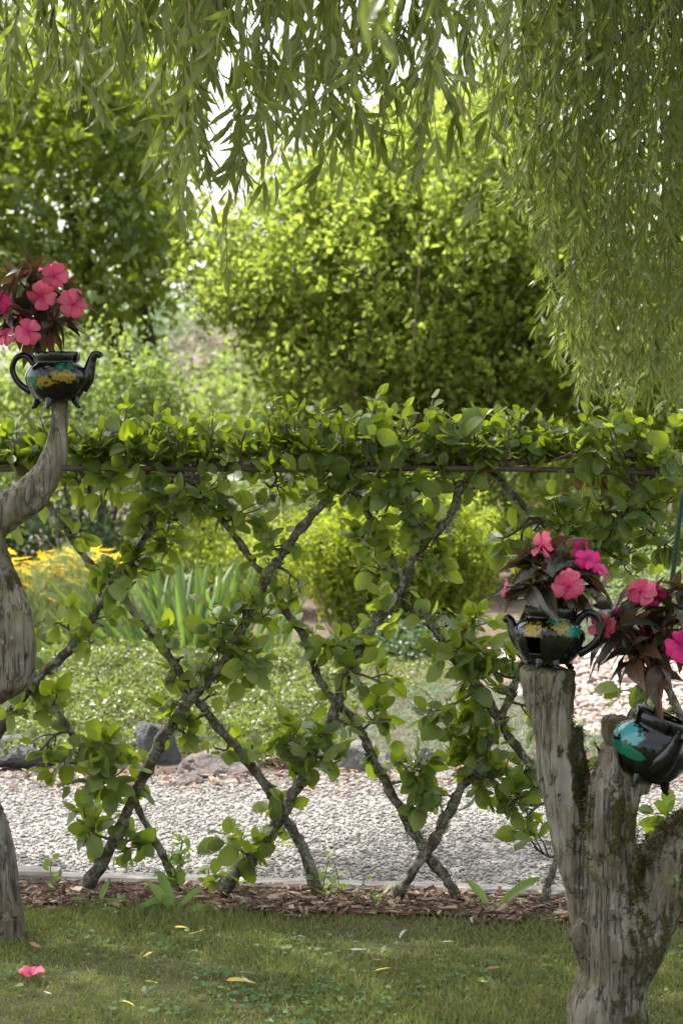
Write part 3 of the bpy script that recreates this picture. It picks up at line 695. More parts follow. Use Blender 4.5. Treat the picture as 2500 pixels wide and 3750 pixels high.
# large round-leaved shrub in the middle distance
YS = 15.0
sb = PY(1560, 1960, YS); sb[2] = bed_z(sb[0], YS) - 0.05
shrub = bush('flowering_shrub', 'huge round-leaved shrub with many brown stems, sunlit yellow-green on top', 'shrub',
    [lob(1500, 930, YS, 540, 450, 1.4), lob(1060, 960, YS, 370, 290, 1.0), lob(1030, 1140, YS, 210, 190, 0.7), lob(1580, 640, YS, 320, 290, 0.9),
     lob(1830, 610, YS + .3, 290, 320, 0.9), lob(1930, 1120, YS + .2, 400, 450, 1.0), lob(1350, 1350, YS - .5, 420, 190, 0.7), lob(1750, 1380, YS - .4, 380, 190, 0.7), lob(1260, 760, YS, 260, 240, 0.8), lob(830, 1085, YS - .2, 170, 95, 0.4), lob(1090, 1420, YS, 150, 150, 0.5)],
    60000, 0.060, round_tms, MAT['shrub'], tuple(sb), stems=220, stem_r=0.013, stem_mat='stembrown', nobj=300, clump=22, sig=0.045, shell=0.30, bias=0.35, droop=-0.35, stem_spread=0.20, spray=0.34, flatn=0.45, lo=simple_tms)
for pts in (((1470, 1960), (1440, 1850), (1380, 1720), (1300, 1550)), ((1520, 1960), (1500, 1850), (1505, 1700), (1480, 1450)), ((1640, 1960), (1700, 1850), (1790, 1740), (1900, 1560)), ((1560, 1960), (1565, 1850), (1590, 1720), (1650, 1450))):
    P2, R2 = smooth_path([PY(a, b_, YS) for a, b_ in pts], [0.06, 0.05, 0.04, 0.02], 5)
    b = Batch(); b.raw(*tube(P2, R2, 10, 0.25, 9)); part('stem', b.mesh('stem', MAT['stembrown']), shrub)

# maples on the left
YM = 16.8
mb = PY(570, 2060, YM); mb[2] = bed_z(mb[0], YM) - 0.1
maple = bush('maple_tree', 'dark green maple with a thick leaning trunk beyond the yellow daisies', 'tree',
    [lob(120, 720, YM, 520, 520, 1.8), lob(0, 260, YM, 560, 380, 1.8), lob(420, 560, YM, 220, 380, 1.1), lob(620, 980, YM - .4, 220, 140, 0.7), lob(260, 1060, YM - .5, 420, 170, 1.1), lob(-300, 700, YM, 500, 600, 2.0), lob(540, 800, YM, 120, 230, 0.6), lob(430, 230, YM, 230, 300, 1.0), lob(570, 480, YM, 110, 220, 0.6)],
    27000, 0.095, maple_tms, MAT['maple'], tuple(mb), stems=0, nobj=300, clump=26, sig=0.13, shell=0.35, droop=0.45, spray=0.25, flatn=0.6, lo=simple_tms,
    extra_trunk=[([PY(560, 2080, YM), PY(590, 1900, YM), PY(590, 1770, YM), PY(560, 1600, YM), PY(470, 1350, YM), PY(330, 1000, YM), PY(230, 650, YM)], [0.25, 0.20, 0.155, 0.13, 0.11, 0.08, 0.04], 'trunk'),
                 ([PY(770, 2080, YM), PY(752, 1950, YM), PY(745, 1820, YM), PY(690, 1620, YM), PY(570, 1350, YM), PY(480, 900, YM)], [0.10, 0.095, 0.08, 0.07, 0.06, 0.03], 'trunk')])
# hanging seed keys
P, o_, cen = crown_points([lob(200, 900, YM - .9, 420, 330, 0.7), lob(560, 950, YM - .7, 200, 160, 0.4)], 1400, 20, 0.05)
b = Batch(); n = len(P); b.add(simple_tms[0], P, frames(rng.normal(size=(n, 3)) * 0.5 + [0, 0, -1], randv(n)), rng.uniform(0.03, 0.05, n))
part('seed_keys', b.mesh('seed_keys', MAT['fern']), maple, kind='stuff')
YB = 19.0
bb_ = PY(990, 2040, YB); bb_[2] = bed_z(bb_[0], YB) - 0.1
bush('lime_tree', 'tall pale leaved tree rising behind the huge round-leaved shrub', 'tree',
    [lob(1200, 1000, YB, 280, 280, 1.0), lob(1300, 1150, YB, 380, 300, 1.0), lob(1750, 850, YB, 400, 450, 1.0), lob(1860, 530, YB, 270, 300, 1.0), lob(1540, 700, YB, 270, 270, 1.0)], 20000, 0.075, simple_tms, MAT['shrub'], tuple(bb_), stems=14, stem_r=0.03, sig=0.08, spray=0.4, shell=0.3, flatn=0.45, droop=-0.3,
    extra_trunk=[([PY(985, 2080, YB), PY(1000, 1930, YB), PY(1045, 1780, YB), PY(1090, 1550, YB), PY(1160, 1100, YB)], [0.20, 0.165, 0.13, 0.11, 0.05], 'trunk')])

# bushes and trees further back
def backbush(name, label, cat, px, py, Y, rpx, rpy, ry, n, size, mat, extra=(), **kw):
    c = PY(px, py, Y); base = (c[0], Y, float(bed_z(c[0], min(Y, 16))) - 0.05)
    return bush(name, label, cat, [lob(px, py, Y, rpx, rpy, ry)] + [lob(*e) for e in extra], n, size, simple_tms, MAT[mat], base, stems=10, stem_r=0.02, **kw)
backbush('lime_bush', 'rounded bright lime bush behind the teapot on the S-shaped limb', 'bush', 340, 1490, 13.3, 340, 250, 0.45, 11000, 0.050, 'lime', [(80, 1600, 13.3, 400, 230, 0.45), (560, 1550, 13.4, 150, 170, 0.35)], sig=0.07, spray=0.2, flatn=0.5)
backbush('lime_bush', 'sunlit lime bush seen through the lattice behind the daisies', 'bush', 250, 1850, 16.6, 520, 190, 1.0, 6500, 0.07, 'lime', [(760, 1880, 17.5, 380, 180, .8), (-200, 1750, 17, 350, 250, 1)])
backbush('lime_bush', 'sunlit lime bush between the dark trunks and the huge shrub stems', 'bush', 1230, 1880, 17.5, 330, 190, 0.8, 4500, 0.07, 'lime', [(1600, 1860, 17.5, 300, 170, .8)])
backbush('poplar_tree', 'far pale green upright tree beyond the gap by the round-leaved shrub', 'tree', 540, 1370, 34, 150, 240, 1.4, 6500, 0.15, 'hazy', sig=0.3)
backbush('poplar_tree', 'far bluish green tree with a rounded top beside the mauve tree', 'tree', 700, 1390, 37, 120, 200, 1.2, 6000, 0.15, 'hazy', sig=0.3)
backbush('plum_tree', 'far greyish mauve leaved tree seen in the gap left of the big shrub', 'tree', 830, 1420, 30, 130, 170, 1.0, 5000, 0.12, 'mauve', sig=0.25)
backbush('conifer', 'far dark conifer behind the pale green upright tree', 'tree', 640, 1330, 48, 260, 200, 2.0, 4000, 0.25, 'darkleaf', [(850, 1330, 48, 150, 150, 1.5)], sig=0.4)
for i, (px, lab) in enumerate(((-350, 'far green hedge bush beyond the lime bush and the maple'), (1080, 'far green hedge bush behind the huge round-leaved shrub'), (1650, 'far green hedge bush behind the brown shrub stems'), (2250, 'far green hedge bush behind the hanging willow'), (2900, 'far green hedge bush past the willow curtain'))):
    backbush('hedge_bush', lab, 'bush', px, 1560, 24 + (i % 2), 420, 300, 1.5, 5500, 0.11, 'lime' if i % 2 else 'shrub', sig=0.25)
backbush('dark_tree', 'dark green tree standing behind the hanging willow curtain', 'tree', 2350, 1150, 15.0, 520, 560, 1.4, 9000, 0.10, 'maple', [(2050, 1300, 15.5, 330, 420, 1), (2700, 1100, 15, 400, 600, 1)], sig=0.2)
backbush('variegated_bush', 'dark bush with pale-edged leaves behind the yellow daisies', 'bush', 190, 1985, 13.0, 270, 120, 0.5, 6000, 0.045, 'darkleaf', [(-150, 1980, 13, 250, 130, .5)], sig=0.07)
backbush('leafy_bush', 'mid green bush behind the bright spurge, with a few orange blooms', 'bush', 2000, 1900, 14.5, 260, 180, 0.8, 6500, 0.055, 'shrub', [(2350, 1850, 15, 300, 190, .8)], sig=0.1)
oc = bpy.data.objects['leafy_bush']
P, o_, cen = crown_points([lob(2150, 1820, 14.0, 350, 130, 0.2)], 16, 4, 0.03); b = Batch()
b.add(round_tms[1], P, randrot(len(P)), rng.uniform(0.03, 0.06, len(P))); part('flowers', b.mesh('flowers', MAT['orange']), oc, kind='stuff')
backbush('feathery_bush', 'pale feathery foliage behind the dark green stake', 'bush', 2420, 2200, 11.8, 230, 200, 0.4, 9000, 0.030, 'fern', [(2680, 2150, 11.8, 230, 220, .4)], sig=0.08)
backbush('shade_plant', 'low dark leafy plant at the foot of the bright spurge', 'plant', 1500, 2370, 10.9, 210, 60, 0.25, 2600, 0.035, 'darkleaf', sig=0.05)

# spurge: bright lime mound of thin stems
YE = 11.6
c = PY(1480, 2330, YE); eb = np.array([c[0], YE, float(bed_z(c[0], YE))])
spurge = thing('spurge_clump', 'bright yellow-green mound of thin leafy spurge stems beyond the fence', 'spurge', tuple(eb))
b = Batch(); bs = Batch(); Tl = []; Dl = []; Sl = []
for i in range(330):
    a = rng.uniform(0, 2 * math.pi); rr = math.sqrt(rng.random())
    foot = eb + np.array([math.cos(a) * rr * 0.42, math.sin(a) * rr * 0.25, -0.02])
    top = eb + np.array([math.cos(a) * rr * 0.64 + rng.normal() * 0.05, math.sin(a) * rr * 0.42, (0.92 - 0.30 * rr * rr) * rng.uniform(0.72, 1.08)])
    P2, R2 = smooth_path([foot, foot * 0.5 + top * 0.5 + [0, 0, 0.05], top], [0.004, 0.003, 0.002], 5)
    bs.raw(*tube(P2, R2, 3))
    for k in range(52):
        t_ = 0.25 + 0.75 * (k / 52) ; q = P2[min(int(t_ * (len(P2) - 1)), len(P2) - 2)]; q2 = P2[min(int(t_ * (len(P2) - 1)) + 1, len(P2) - 1)]
        f = (t_ * (len(P2) - 1)) % 1
        Tl.append(q * (1 - f) + q2 * f); Dl.append(norm(rng.normal(size=3) * 0.8 + np.array([0, 0, 0.55]))); Sl.append(rng.uniform(0.04, 0.07))
    for k in range(24):
        Tl.append(top + rng.normal(size=3) * [0.03, 0.03, 0.02]); Dl.append(norm(rng.normal(size=3) + np.array([0, 0, 0.3]))); Sl.append(rng.uniform(0.022, 0.036))
Tl = np.array(Tl); n = len(Tl); Sl = np.array(Sl)
b.add(Tmpl([(0, 0, 0), (-0.16, 0.5, 0.03), (0.16, 0.5, 0.03), (0, 1, -0.08)], [(0, 2, 1), (1, 2, 3)]), Tl, frames(np.array(Dl), rng.normal(size=(n, 3)) * 0.6 + [0, 0, 0.7]), Sl)
part('foliage', b.mesh('foliage', MAT['spurge']), spurge, kind='stuff'); part('stems', bs.mesh('stems', MAT['greentwig']), spurge)
# lower spurge drift behind the irises
backbush('spurge_clump', 'low bright spurge drift right behind the iris fans', 'spurge', 800, 2060, 13.0, 420, 110, 0.5, 9000, 0.035, 'spurge', sig=0.08)

# iris fans
def iris(pxs, py, Y, hpx, label, n, lean):
    c = PY(pxs, py, Y); base = np.array([c[0], Y, float(bed_z(c[0], Y)) - 0.01])
    t = thing('iris_clump', label, 'iris', tuple(base), 'sword-leaved iris clumps')
    T = base + np.stack([rng.normal(0, 0.16, n), rng.normal(0, 0.10, n), np.zeros(n)], 1)
    L = hpx * Y / F * rng.uniform(0.6, 1.05, n)
    d = np.stack([(T[:, 0] - base[0]) * 2.0 + rng.normal(0, 0.20, n) + lean, rng.normal(0, 0.22, n), np.ones(n)], 1)
    nn = np.stack([rng.normal(0, 0.5, n), -np.ones(n), np.zeros(n)], 1)
    R = frames(d, nn); S = np.stack([0.85 + 0 * L, L, L], 1) * 1.0
    S[:, 0] = rng.uniform(0.32, 0.55, n)
    place_pieces(t, 'leaf', meshes_of(blade_tms, 'leaf', MAT['iris']), blade_tms, MAT['iris'], T, R, S, 300, 'foliage')
iris(620, 2430, 10.7, 400, 'green sword-leaved iris fan leaning left below the dark trunks', 80, -0.28)
iris(760, 2380, 11.0, 370, 'upright sword-leaved iris fan behind the trunk crossing', 80, 0.08)
iris(1010, 2480, 10.4, 240, 'small spreading iris clump with pale arching leaves under the spurge', 26, 0.25)

# yellow daisies (coreopsis)
YC = 11.3
c = PY(190, 2330, YC); cb = np.array([c[0], YC, float(bed_z(c[0], YC))])
daisy = thing('daisy_clump', 'feathery clump of yellow daisies behind the driftwood limb', 'daisies', tuple(cb))
n = 16000; X = rng.uniform(-0.62, 0.48, n); Yy = rng.uniform(-0.35, 0.4, n); Z = rng.random(n) * (0.50 + 0.08 * np.sin(X * 9) - 0.25 * np.clip(X - 0.1, 0, 1))
Tn = cb + np.stack([X, Yy, Z], 1); d = rng.normal(size=(n, 3)) * 0.5 + [0, 0, 1]
b = Batch(); b.add(needle_tms[0], Tn, frames(d, randv(n)), np.stack([np.full(n, 0.03), rng.uniform(0.05, 0.10, n), np.full(n, 0.05)], 1)); part('foliage', b.mesh('foliage', MAT['fern']), daisy, kind='stuff')
def daisy_mesh():
    b = Batch(); k = 8; a = np.arange(k) * 2 * math.pi / k
    d = np.stack([np.cos(a), np.sin(a), np.full(k, 0.25)], 1); nn = np.tile([0, 0, 1.0], (k, 1))
    b.add(leaf_tm([0, 0.3, 0.7, 1.0], [0.1, 0.2, 0.22, 0.1], 0.1, 0.1), d * 0.12, frames(d, nn), np.ones(k)); return b
dm = daisy_mesh().mesh('flower', MAT['yellow']); dc = np_mesh('flower_disc', *(lambda t: (t.V * 0.22, t.faces))(stone_tm(3, 0.5))); dc.materials.append(simplemat('daisy_disc', [(0.3, (0.45, 0.22, 0.01)), (0.7, (0.6, 0.33, 0.02))]))
bs = Batch()
spots = [(50, 2070), (75, 2085), (95, 2075), (60, 2100), (40, 2055), (85, 2105), (105, 2060), (100, 2090), (70, 2050), (45, 2085), (155, 2040), (135, 2062), (195, 2020), (185, 2045), (200, 2048), (212, 2040), (240, 2035), (265, 2045), (280, 2038), (290, 2045), (280, 2060), (165, 2080), (160, 2097), (180, 2095), (200, 2100), (215, 2098), (150, 2092), (240, 2088), (255, 2075), (262, 2090), (300, 2085), (330, 2050), (350, 2040), (360, 2045), (380, 2035), (400, 2040), (390, 2060), (420, 2045), (440, 2065), (425, 2080), (350, 2020), (375, 2015), (335, 2085), (75, 2110), (90, 2125), (100, 2140), (95, 2150), (50, 2145), (80, 2185), (125, 2135), (185, 2113), (30, 2070), (20, 2095), (-10, 2060), (-40, 2090), (-60, 2050), (310, 2130), (285, 2140)]
spots = spots + [(a + rng.normal() * 40, b_ + 12 + rng.normal() * 30) for a, b_ in spots]
for i, (px, py) in enumerate(spots):
    P_ = PY(px + rng.normal() * 4, py, YC + rng.uniform(-0.25, 0.25)); s_ = rng.uniform(0.030, 0.042)
    o = bpy.data.objects.new('flower', dm); C.objects.link(o); o.parent = daisy
    Rm = frames(np.array([[rng.normal() * 0.3, 1, 0.0]]), np.array([[rng.normal() * 0.4, -1.0 + rng.normal() * 0.3, 0.8]]))[0]
    o.matrix_local = mat4(Rm, P_, s_, cb)
    o2 = bpy.data.objects.new('flower_disc', dc); C.objects.link(o2); o2.parent = o
    foot = np.array([P_[0] + rng.normal() * 0.04, P_[1], cb[2]]); bs.raw(*tube(*smooth_path([foot, P_], [0.003, 0.002], 3), 3))
part('stems', bs.mesh('stems', MAT['greentwig']), daisy)

# ================================================================== APPLE LATTICE
DS = 2500 / 1568.0
def D(pts): return [(a * DS, b_ * DS) for a, b_ in pts]
TREES = [
 ('r', D([(-180, 2050), (-120, 1900), (-60, 1770), (0, 1680), (40, 1620), (90, 1555), (150, 1500), (190, 1450), (230, 1390), (270, 1340), (295, 1295), (330, 1240), (362, 1190), (400, 1140), (432, 1092), (480, 1070), (540, 1066), (610, 1060)]),
  'apple tree slanting past the S-shaped driftwood limb, rooted beyond it'),
 ('l', D([(412, 2050), (385, 1985), (342, 1912), (312, 1852), (250, 1780), (190, 1720), (140, 1640), (98, 1590), (50, 1520), (0, 1440), (-60, 1350)]),
  'thin leafy apple trunk slanting left from the leafy sucker clump in the mulch'),
 ('r', D([(178, 2040), (215, 2010), (265, 1930), (300, 1850), (345, 1750), (395, 1660), (445, 1600), (500, 1540), (540, 1470), (570, 1410), (610, 1330), (650, 1270), (690, 1215), (735, 1165), (770, 1105), (830, 1078), (950, 1066)]),
  'stout lichened apple trunk with a bushy leafy base beside the brown timber end'),
 ('l', D([(742, 2050), (700, 1960), (670, 1900), (640, 1850), (610, 1800), (560, 1740), (510, 1680), (465, 1625), (430, 1570), (390, 1510), (345, 1450), (310, 1410), (280, 1370), (255, 1330), (195, 1280), (150, 1205), (112, 1160), (85, 1108), (20, 1068), (-100, 1060)]),
  'long lichened apple trunk slanting left in front of the iris fans'),
 ('r', D([(492, 2055), (515, 2040), (560, 1990), (610, 1930), (650, 1870), (685, 1800), (710, 1740), (740, 1690), (775, 1620), (792, 1560), (820, 1500), (850, 1440), (890, 1395), (920, 1350), (940, 1300), (980, 1240), (1030, 1190), (1058, 1120), (1110, 1076), (1230, 1060)]),
  'apple trunk with a fat pale foot in the mulch, slanting right under the spurge'),
 ('l', D([(1068, 2090), (1030, 2030), (985, 1970), (955, 1920), (920, 1860), (880, 1790), (850, 1730), (830, 1680), (780, 1620), (740, 1570), (715, 1510), (690, 1450), (650, 1390), (612, 1320), (580, 1290), (545, 1240), (500, 1180), (445, 1120), (410, 1085), (340, 1064), (200, 1060)]),
  'apple trunk crossing the bare lower X from the mulch up to the iris fans'),
 ('r', D([(882, 2085), (930, 2030), (980, 1950), (1030, 1870), (1060, 1810), (1100, 1750), (1130, 1690), (1150, 1640), (1180, 1580), (1195, 1540), (1240, 1460), (1290, 1380), (1345, 1300), (1390, 1235), (1430, 1175), (1475, 1110), (1530, 1074), (1640, 1060)]),
  'bare-footed apple trunk of the lower X, slanting right behind the hollow gnarled stump'),
 ('l', D([(1405, 2085), (1350, 1960), (1290, 1850), (1230, 1770), (1190, 1720), (1150, 1660), (1110, 1590), (1060, 1530), (1020, 1480), (980, 1420), (930, 1380), (905, 1300), (880, 1250), (848, 1190), (820, 1140), (785, 1090), (720, 1068), (580, 1062)]),
  'knotty lichened apple trunk crossing in front of the spurge mound'),
 ('r', D([(1238, 2085), (1255, 2045), (1272, 1990), (1290, 1930), (1340, 1820), (1400, 1720), (1460, 1620), (1530, 1500), (1610, 1390)]),
  'apple trunk mostly hidden behind the gnarled stump, its thin foot in the mulch'),
 ('l', D([(1790, 2090), (1700, 1900), (1640, 1780), (1568, 1650), (1530, 1580), (1440, 1450), (1400, 1400), (1330, 1325), (1270, 1225), (1230, 1190), (1180, 1140), (1142, 1096), (1100, 1074), (1020, 1066), (900, 1062)]),
  'lichened apple trunk running from behind the tilted teapot up to the bamboo pole'),
]
apple_meshes = meshes_of(apple_tms, 'leaf', MAT['apple'])
troots = []; tpath = []
for i, (sd, pts, lab) in enumerate(TREES):
    off = -0.016 if sd == 'r' else 0.016
    P = np.array([PF(a, b_, off) for a, b_ in pts])
    zz = P[:, 2]; P[0, 2] = -0.02
    t = thing('apple_tree', lab, 'apple tree', (P[0][0], P[0][1], 0.0), 'lattice of espaliered apple trees')
    s = np.linspace(0, 1, len(P)); r0 = 0.019 if i in (2, 4) else (0.0125 if i in (1, 8) else 0.0155)
    Rr = r0 * (1 - 0.45 * s); Rr[0] *= 1.35; Rr[1] *= 1.08
    P2, R2 = smooth_path(P, Rr, 6)
    jit = np.array([[noise.noise(Vector(p * 14 + 7 * i)), noise.noise(Vector(p * 14 + 31 + i)), noise.noise(Vector(p * 14 + 77))] for p in P2]) * 0.007
    jit[0] = 0; P2 = P2 + jit
    R2 = R2 * np.array([1 + 0.22 * noise.noise(Vector(p * 22 + 5 * i)) + 0.25 * max(0.0, noise.noise(Vector(p * 9 + 50 + i))) for p in P2])
    b = Batch(); b.raw(*tube(P2, R2, 12, 0.6, 60, i))
    tr = part('trunk', b.mesh('trunk', MAT['bark']), t)
    # lichen tufts
    nt_ = 12; bt = Batch(); Tt = []; Dt = []
    for q in range(nt_):
        k = rng.integers(8, len(P2) - 4); u = norm(rng.normal(size=3) + [0, -0.3, 0.1])
        c_ = P2[k] + u * R2[k] * 0.85
        m_ = rng.integers(60, 150)
        Tt.append(c_ + rng.normal(size=(m_, 3)) * [0.008, 0.006, 0.013]); Dt.append(u + rng.normal(size=(m_, 3)) * 0.7)
    Tt = np.concatenate(Tt); Dt = np.concatenate(Dt); n = len(Tt)
    bt.add(needle_tms[1], Tt, frames(Dt, randv(n)), np.stack([np.full(n, 0.022), rng.uniform(0.005, 0.014, n), np.full(n, 0.01)], 1))
    if 'lichen' not in MAT: MAT['lichen'] = simplemat('lichen', [(0.3, (0.16, 0.175, 0.10)), (0.7, (0.30, 0.31, 0.20))], nscale=90)
    part('lichen_tufts', bt.mesh('lichen_tufts', MAT['lichen']), t, kind='stuff')
    troots.append(t); tpath.append(P2)

# leaf clusters: (x, y, radius, leaves) in the 1568-px wide view of the photo
CL = [(230, 1690, 60, 34), (150, 1760, 55, 18), (235, 1795, 80, 64), (200, 1895, 60, 40), (285, 1955, 50, 26), (110, 1625, 50, 20), (85, 1735, 60, 18), (60, 1455, 50, 16), (135, 1430, 45, 18),
 (270, 1335, 45, 20), (325, 1300, 40, 14), (335, 1230, 60, 26), (400, 1195, 70, 40), (455, 1130, 70, 40), (545, 1185, 60, 32), (430, 1690, 36, 18), (395, 1615, 34, 12), (520, 1500, 70, 42),
 (570, 1545, 40, 18), (500, 1430, 50, 24), (625, 1240, 55, 28), (685, 1335, 36, 10), (600, 1420, 50, 20), (690, 1745, 60, 40), (740, 1745, 50, 26), (665, 1695, 40, 16), (630, 1905, 30, 9), (560, 1960, 42, 20),
 (505, 2005, 34, 10), (765, 1480, 50, 30), (820, 1560, 40, 16), (860, 1650, 42, 20), (880, 1570, 36, 12), (845, 1420, 50, 22), (870, 1310, 46, 18), (905, 1350, 34, 10), (965, 1200, 50, 22), (1005, 1235, 50, 24),
 (990, 1300, 40, 14), (830, 1235, 40, 12), (940, 1780, 60, 42), (965, 1835, 46, 20), (1010, 1650, 60, 34), (1060, 1690, 60, 40), (1085, 1745, 60, 38), (1120, 1800, 65, 38), (1180, 1835, 56, 28), (1205, 1880, 40, 12),
 (1090, 1540, 60, 36), (1135, 1520, 50, 24), (1040, 1495, 50, 26), (1090, 1435, 46, 22), (1225, 1945, 44, 12), (1200, 1770, 46, 18), (1215, 1625, 50, 20), (1150, 1240, 40, 14), (1195, 1255, 40, 14), (1310, 1200, 70, 46),
 (1400, 1175, 85, 60), (1500, 1180, 80, 46), (1440, 1290, 60, 30), (1350, 1275, 60, 30), (1525, 1255, 50, 24), (1455, 1590, 40, 10), (1495, 1560, 40, 12), (1550, 1480, 50, 16), (1540, 1885, 45, 18), (1470, 1480, 45, 14),
 (720, 1110, 60, 30), (800, 1130, 60, 34), (870, 1120, 55, 24), (940, 1110, 55, 24), (1020, 1115, 55, 24), (620, 1120, 60, 28), (250, 1120, 55, 20), (180, 1110, 50, 16), (330, 1105, 55, 22), (100, 1130, 45, 12),
 (240, 1440, 30, 6), (380, 1560, 30, 6), (20, 1640, 40, 10), (600, 1540, 30, 8), (460, 1560, 34, 10), (210, 1480, 25, 5), (-60, 1500, 60, 20), (-60, 1200, 70, 24), (1620, 1300, 70, 30)]
Lt = [[] for _ in TREES]     # per tree: (pos, dir, normal, size, narrow)
shoots = [[] for _ in TREES]
allp = np.concatenate(tpath); own = np.concatenate([np.full(len(p), i) for i, p in enumerate(tpath)])
def grow(c, rad, n, up=0.15, size=(0.032, 0.076), rosette=5, lift=0.2):
    """one shoot: twig from the nearest trunk to c, side twigs, a whorl of leaves at each end"""
    dd = np.linalg.norm(allp - c, axis=1); j = int(np.argmin(dd)); i = own[j]; root = allp[j]
    b = Batch()
    mid = root * 0.5 + c * 0.5 + rng.normal(size=3) * 0.012
    P2, R2 = smooth_path([root, mid, c], [0.0055, 0.0042, 0.003], 3); b.raw(*tube(P2, R2, 5, 0.2, 60))
    m_ = max(1, int(round(n / rosette)))
    for k in range(m_):
        u = randv(1)[0]; u[2] = u[2] * 0.9 + up; u[1] *= 0.75
        e = c + u * rad * rng.uniform(0.35, 1.0)
        s0 = P2[rng.integers(len(P2) // 2, len(P2))]
        mm = s0 * 0.5 + e * 0.5 + rng.normal(size=3) * 0.006
        P3, R3 = smooth_path([s0, mm, e], [0.003, 0.0024, 0.0016], 2); b.raw(*tube(P3, R3, 4))
        ax = norm(e - s0); q = rosette if k < m_ - 1 else max(1, n - rosette * (m_ - 1)); q = min(q, 9)
        for l in range(q):
            side = randv(1)[0]
            dl = norm(ax * 0.55 + side * 0.95 + np.array([0, -0.12, lift - 0.25]))
            nl = np.array([0, -0.45, 0.75]) + rng.normal(size=3) * 0.55
            sz = size[0] + (size[1] - size[0]) * rng.random() ** 1.2 + (0.02 if rng.random() < 0.06 else 0); back = rng.random() * 0.035
            pos = e - ax * back + dl * sz * 0.27
            Lt[i].append((pos, dl, nl, sz))
    shoots[i].append(b)
for (x, y, r, n) in CL:
    c = PF(x * DS, y * DS, rng.normal() * 0.03 - 0.01)
    grow(c, r * DS * 6.1 / F * 1.25, int(n * 1.2))
# short spurs all along the stems
for i, P2 in enumerate(tpath):
    px_, py_, _ = proj(P2)
    for k in range(6, len(P2) - 2):
        if py_[k] < 2980 and rng.random() < 0.16:
            u = norm(np.array([rng.normal(), rng.normal() * 0.7 - 0.2, rng.normal() * 0.8 + 0.2]))
            grow(P2[k] + u * rng.uniform(0.025, 0.07), 0.022, int(rng.integers(3, 7)), 0.2, (0.028, 0.070))
# upright shoots along the top
x = -80
while x < 1660:
    top = 985 + rng.normal() * 14 - (26 if (620 < x < 1180) else 0) - (18 if 380 < x < 440 else 0)
    if rng.random() < 0.3: top -= rng.uniform(15, 60)
    c0 = PF(x * DS, 1062 * DS, rng.normal() * 0.02); tip = PF((x + rng.normal() * 16) * DS, top * DS, rng.normal() * 0.06)
    dd = np.linalg.norm(allp - c0, axis=1); j = int(np.argmin(dd)); i = own[j]; b = Batch()
    P2, R2 = smooth_path([allp[j], c0 * 0.6 + tip * 0.4 + rng.normal(size=3) * 0.012, tip], [0.005, 0.0035, 0.0018], 4); b.raw(*tube(P2, R2, 5, 0.2, 60))
    m_ = rng.integers(15, 23)
    for l in range(m_):
        f = 0.18 + 0.82 * (l / (m_ - 1)); q = P2[int(f * (len(P2) - 1))]
        side = randv(1)[0]; side[2] *= 0.5
        dl = norm(side + np.array([0, -0.05, 0.25 + 0.55 * f])); sz = rng.uniform(0.036, 0.068) * (1.05 - 0.35 * f)
        Lt[i].append((q + dl * sz * 0.26, dl, np.array([0, -0.4, 0.7]) + rng.normal(size=3) * 0.55, sz))
    shoots[i].append(b)
    grow(PF((x + 12) * DS, (1030 + rng.normal() * 16) * DS, rng.normal() * 0.05), 0.05, 7, 0.1)
    x += 24 + rng.uniform(-8, 8)
for i, t in enumerate(troots):
    for b in shoots[i]: part('shoot', b.mesh('shoot', MAT['twig']), t)
    if Lt[i]:
        T = np.array([a[0] for a in Lt[i]]); d = np.array([a[1] for a in Lt[i]]); nn = np.array([a[2] for a in Lt[i]]); S = np.array([a[3] for a in Lt[i]])
        place_pieces(t, 'leaf', apple_meshes, apple_tms, MAT['apple'], T, frames(d, nn), S, 300, 'foliage')
# dead leaves caught on the pole
rm = meshes_of(apple_narrow, 'dead_leaf', MAT['rust'])
for k in range(9):
    P_ = PF(2150 + rng.normal() * 35, 1770 + rng.normal() * 40, -0.03); o = bpy.data.objects.new('dead_leaf', rm[k % 2]); C.objects.link(o); o.parent = troots[9]
    o.matrix_local = mat4(frames(np.array([[rng.normal() * 0.4, -0.2, -1.0]]), randv(1))[0], P_, 0.055, np.array(origin(troots[9])))

# bamboo poles along the top of the lattice
m_bam = simplemat('bamboo', [(0.3, (0.045, 0.032, 0.024)), (0.6, (0.10, 0.076, 0.056)), (0.8, (0.17, 0.14, 0.11))], rough=0.6, nscale=25, stretch=(0.15, 1, 1), bump=60, bdist=0.003)
def bamboo(a, b_, off, r, label):
    p0 = PF(*a, off); p1 = PF(*b_, off); n = 60; P = []; R = []
    for i in range(n + 1):
        f = i / n; P.append(p0 * (1 - f) + p1 * f + np.array([0, 0, 0.008 * math.sin(f * 5)]))
        R.append(r)
    L = np.linalg.norm(p1 - p0); P = []; R = []
    s = 0.0
    while s < L:
        for ds, k in ((0, 1.0), (0.012, 1.0), (0.016, 1.14), (0.022, 1.16), (0.026, 0.97)):
            f = min((s + ds) / L, 1); P.append(p0 * (1 - f) + p1 * f + np.array([0, 0, 0.006 * math.sin(f * 5)])); R.append(r * k)
        s += 0.24
    b = Batch(); b.raw(*tube(P, R, 10)); o = part('bamboo_pole', b.mesh('bamboo_pole', m_bam), None); tag(o, label, 'pole', 'bamboo poles tied along the lattice')
bamboo((-300, 1727), (1420, 1712), -0.022, 0.0085, 'grey bamboo pole tied behind the post of the S-shaped limb')
bamboo((1330, 1717), (2900, 1738), -0.030, 0.0085, 'brown jointed bamboo pole tied above the huge shrub stems')
bamboo((2190, 1668), (2900, 1690), -0.02, 0.0085, 'short upper bamboo pole among leaves above the green stake')

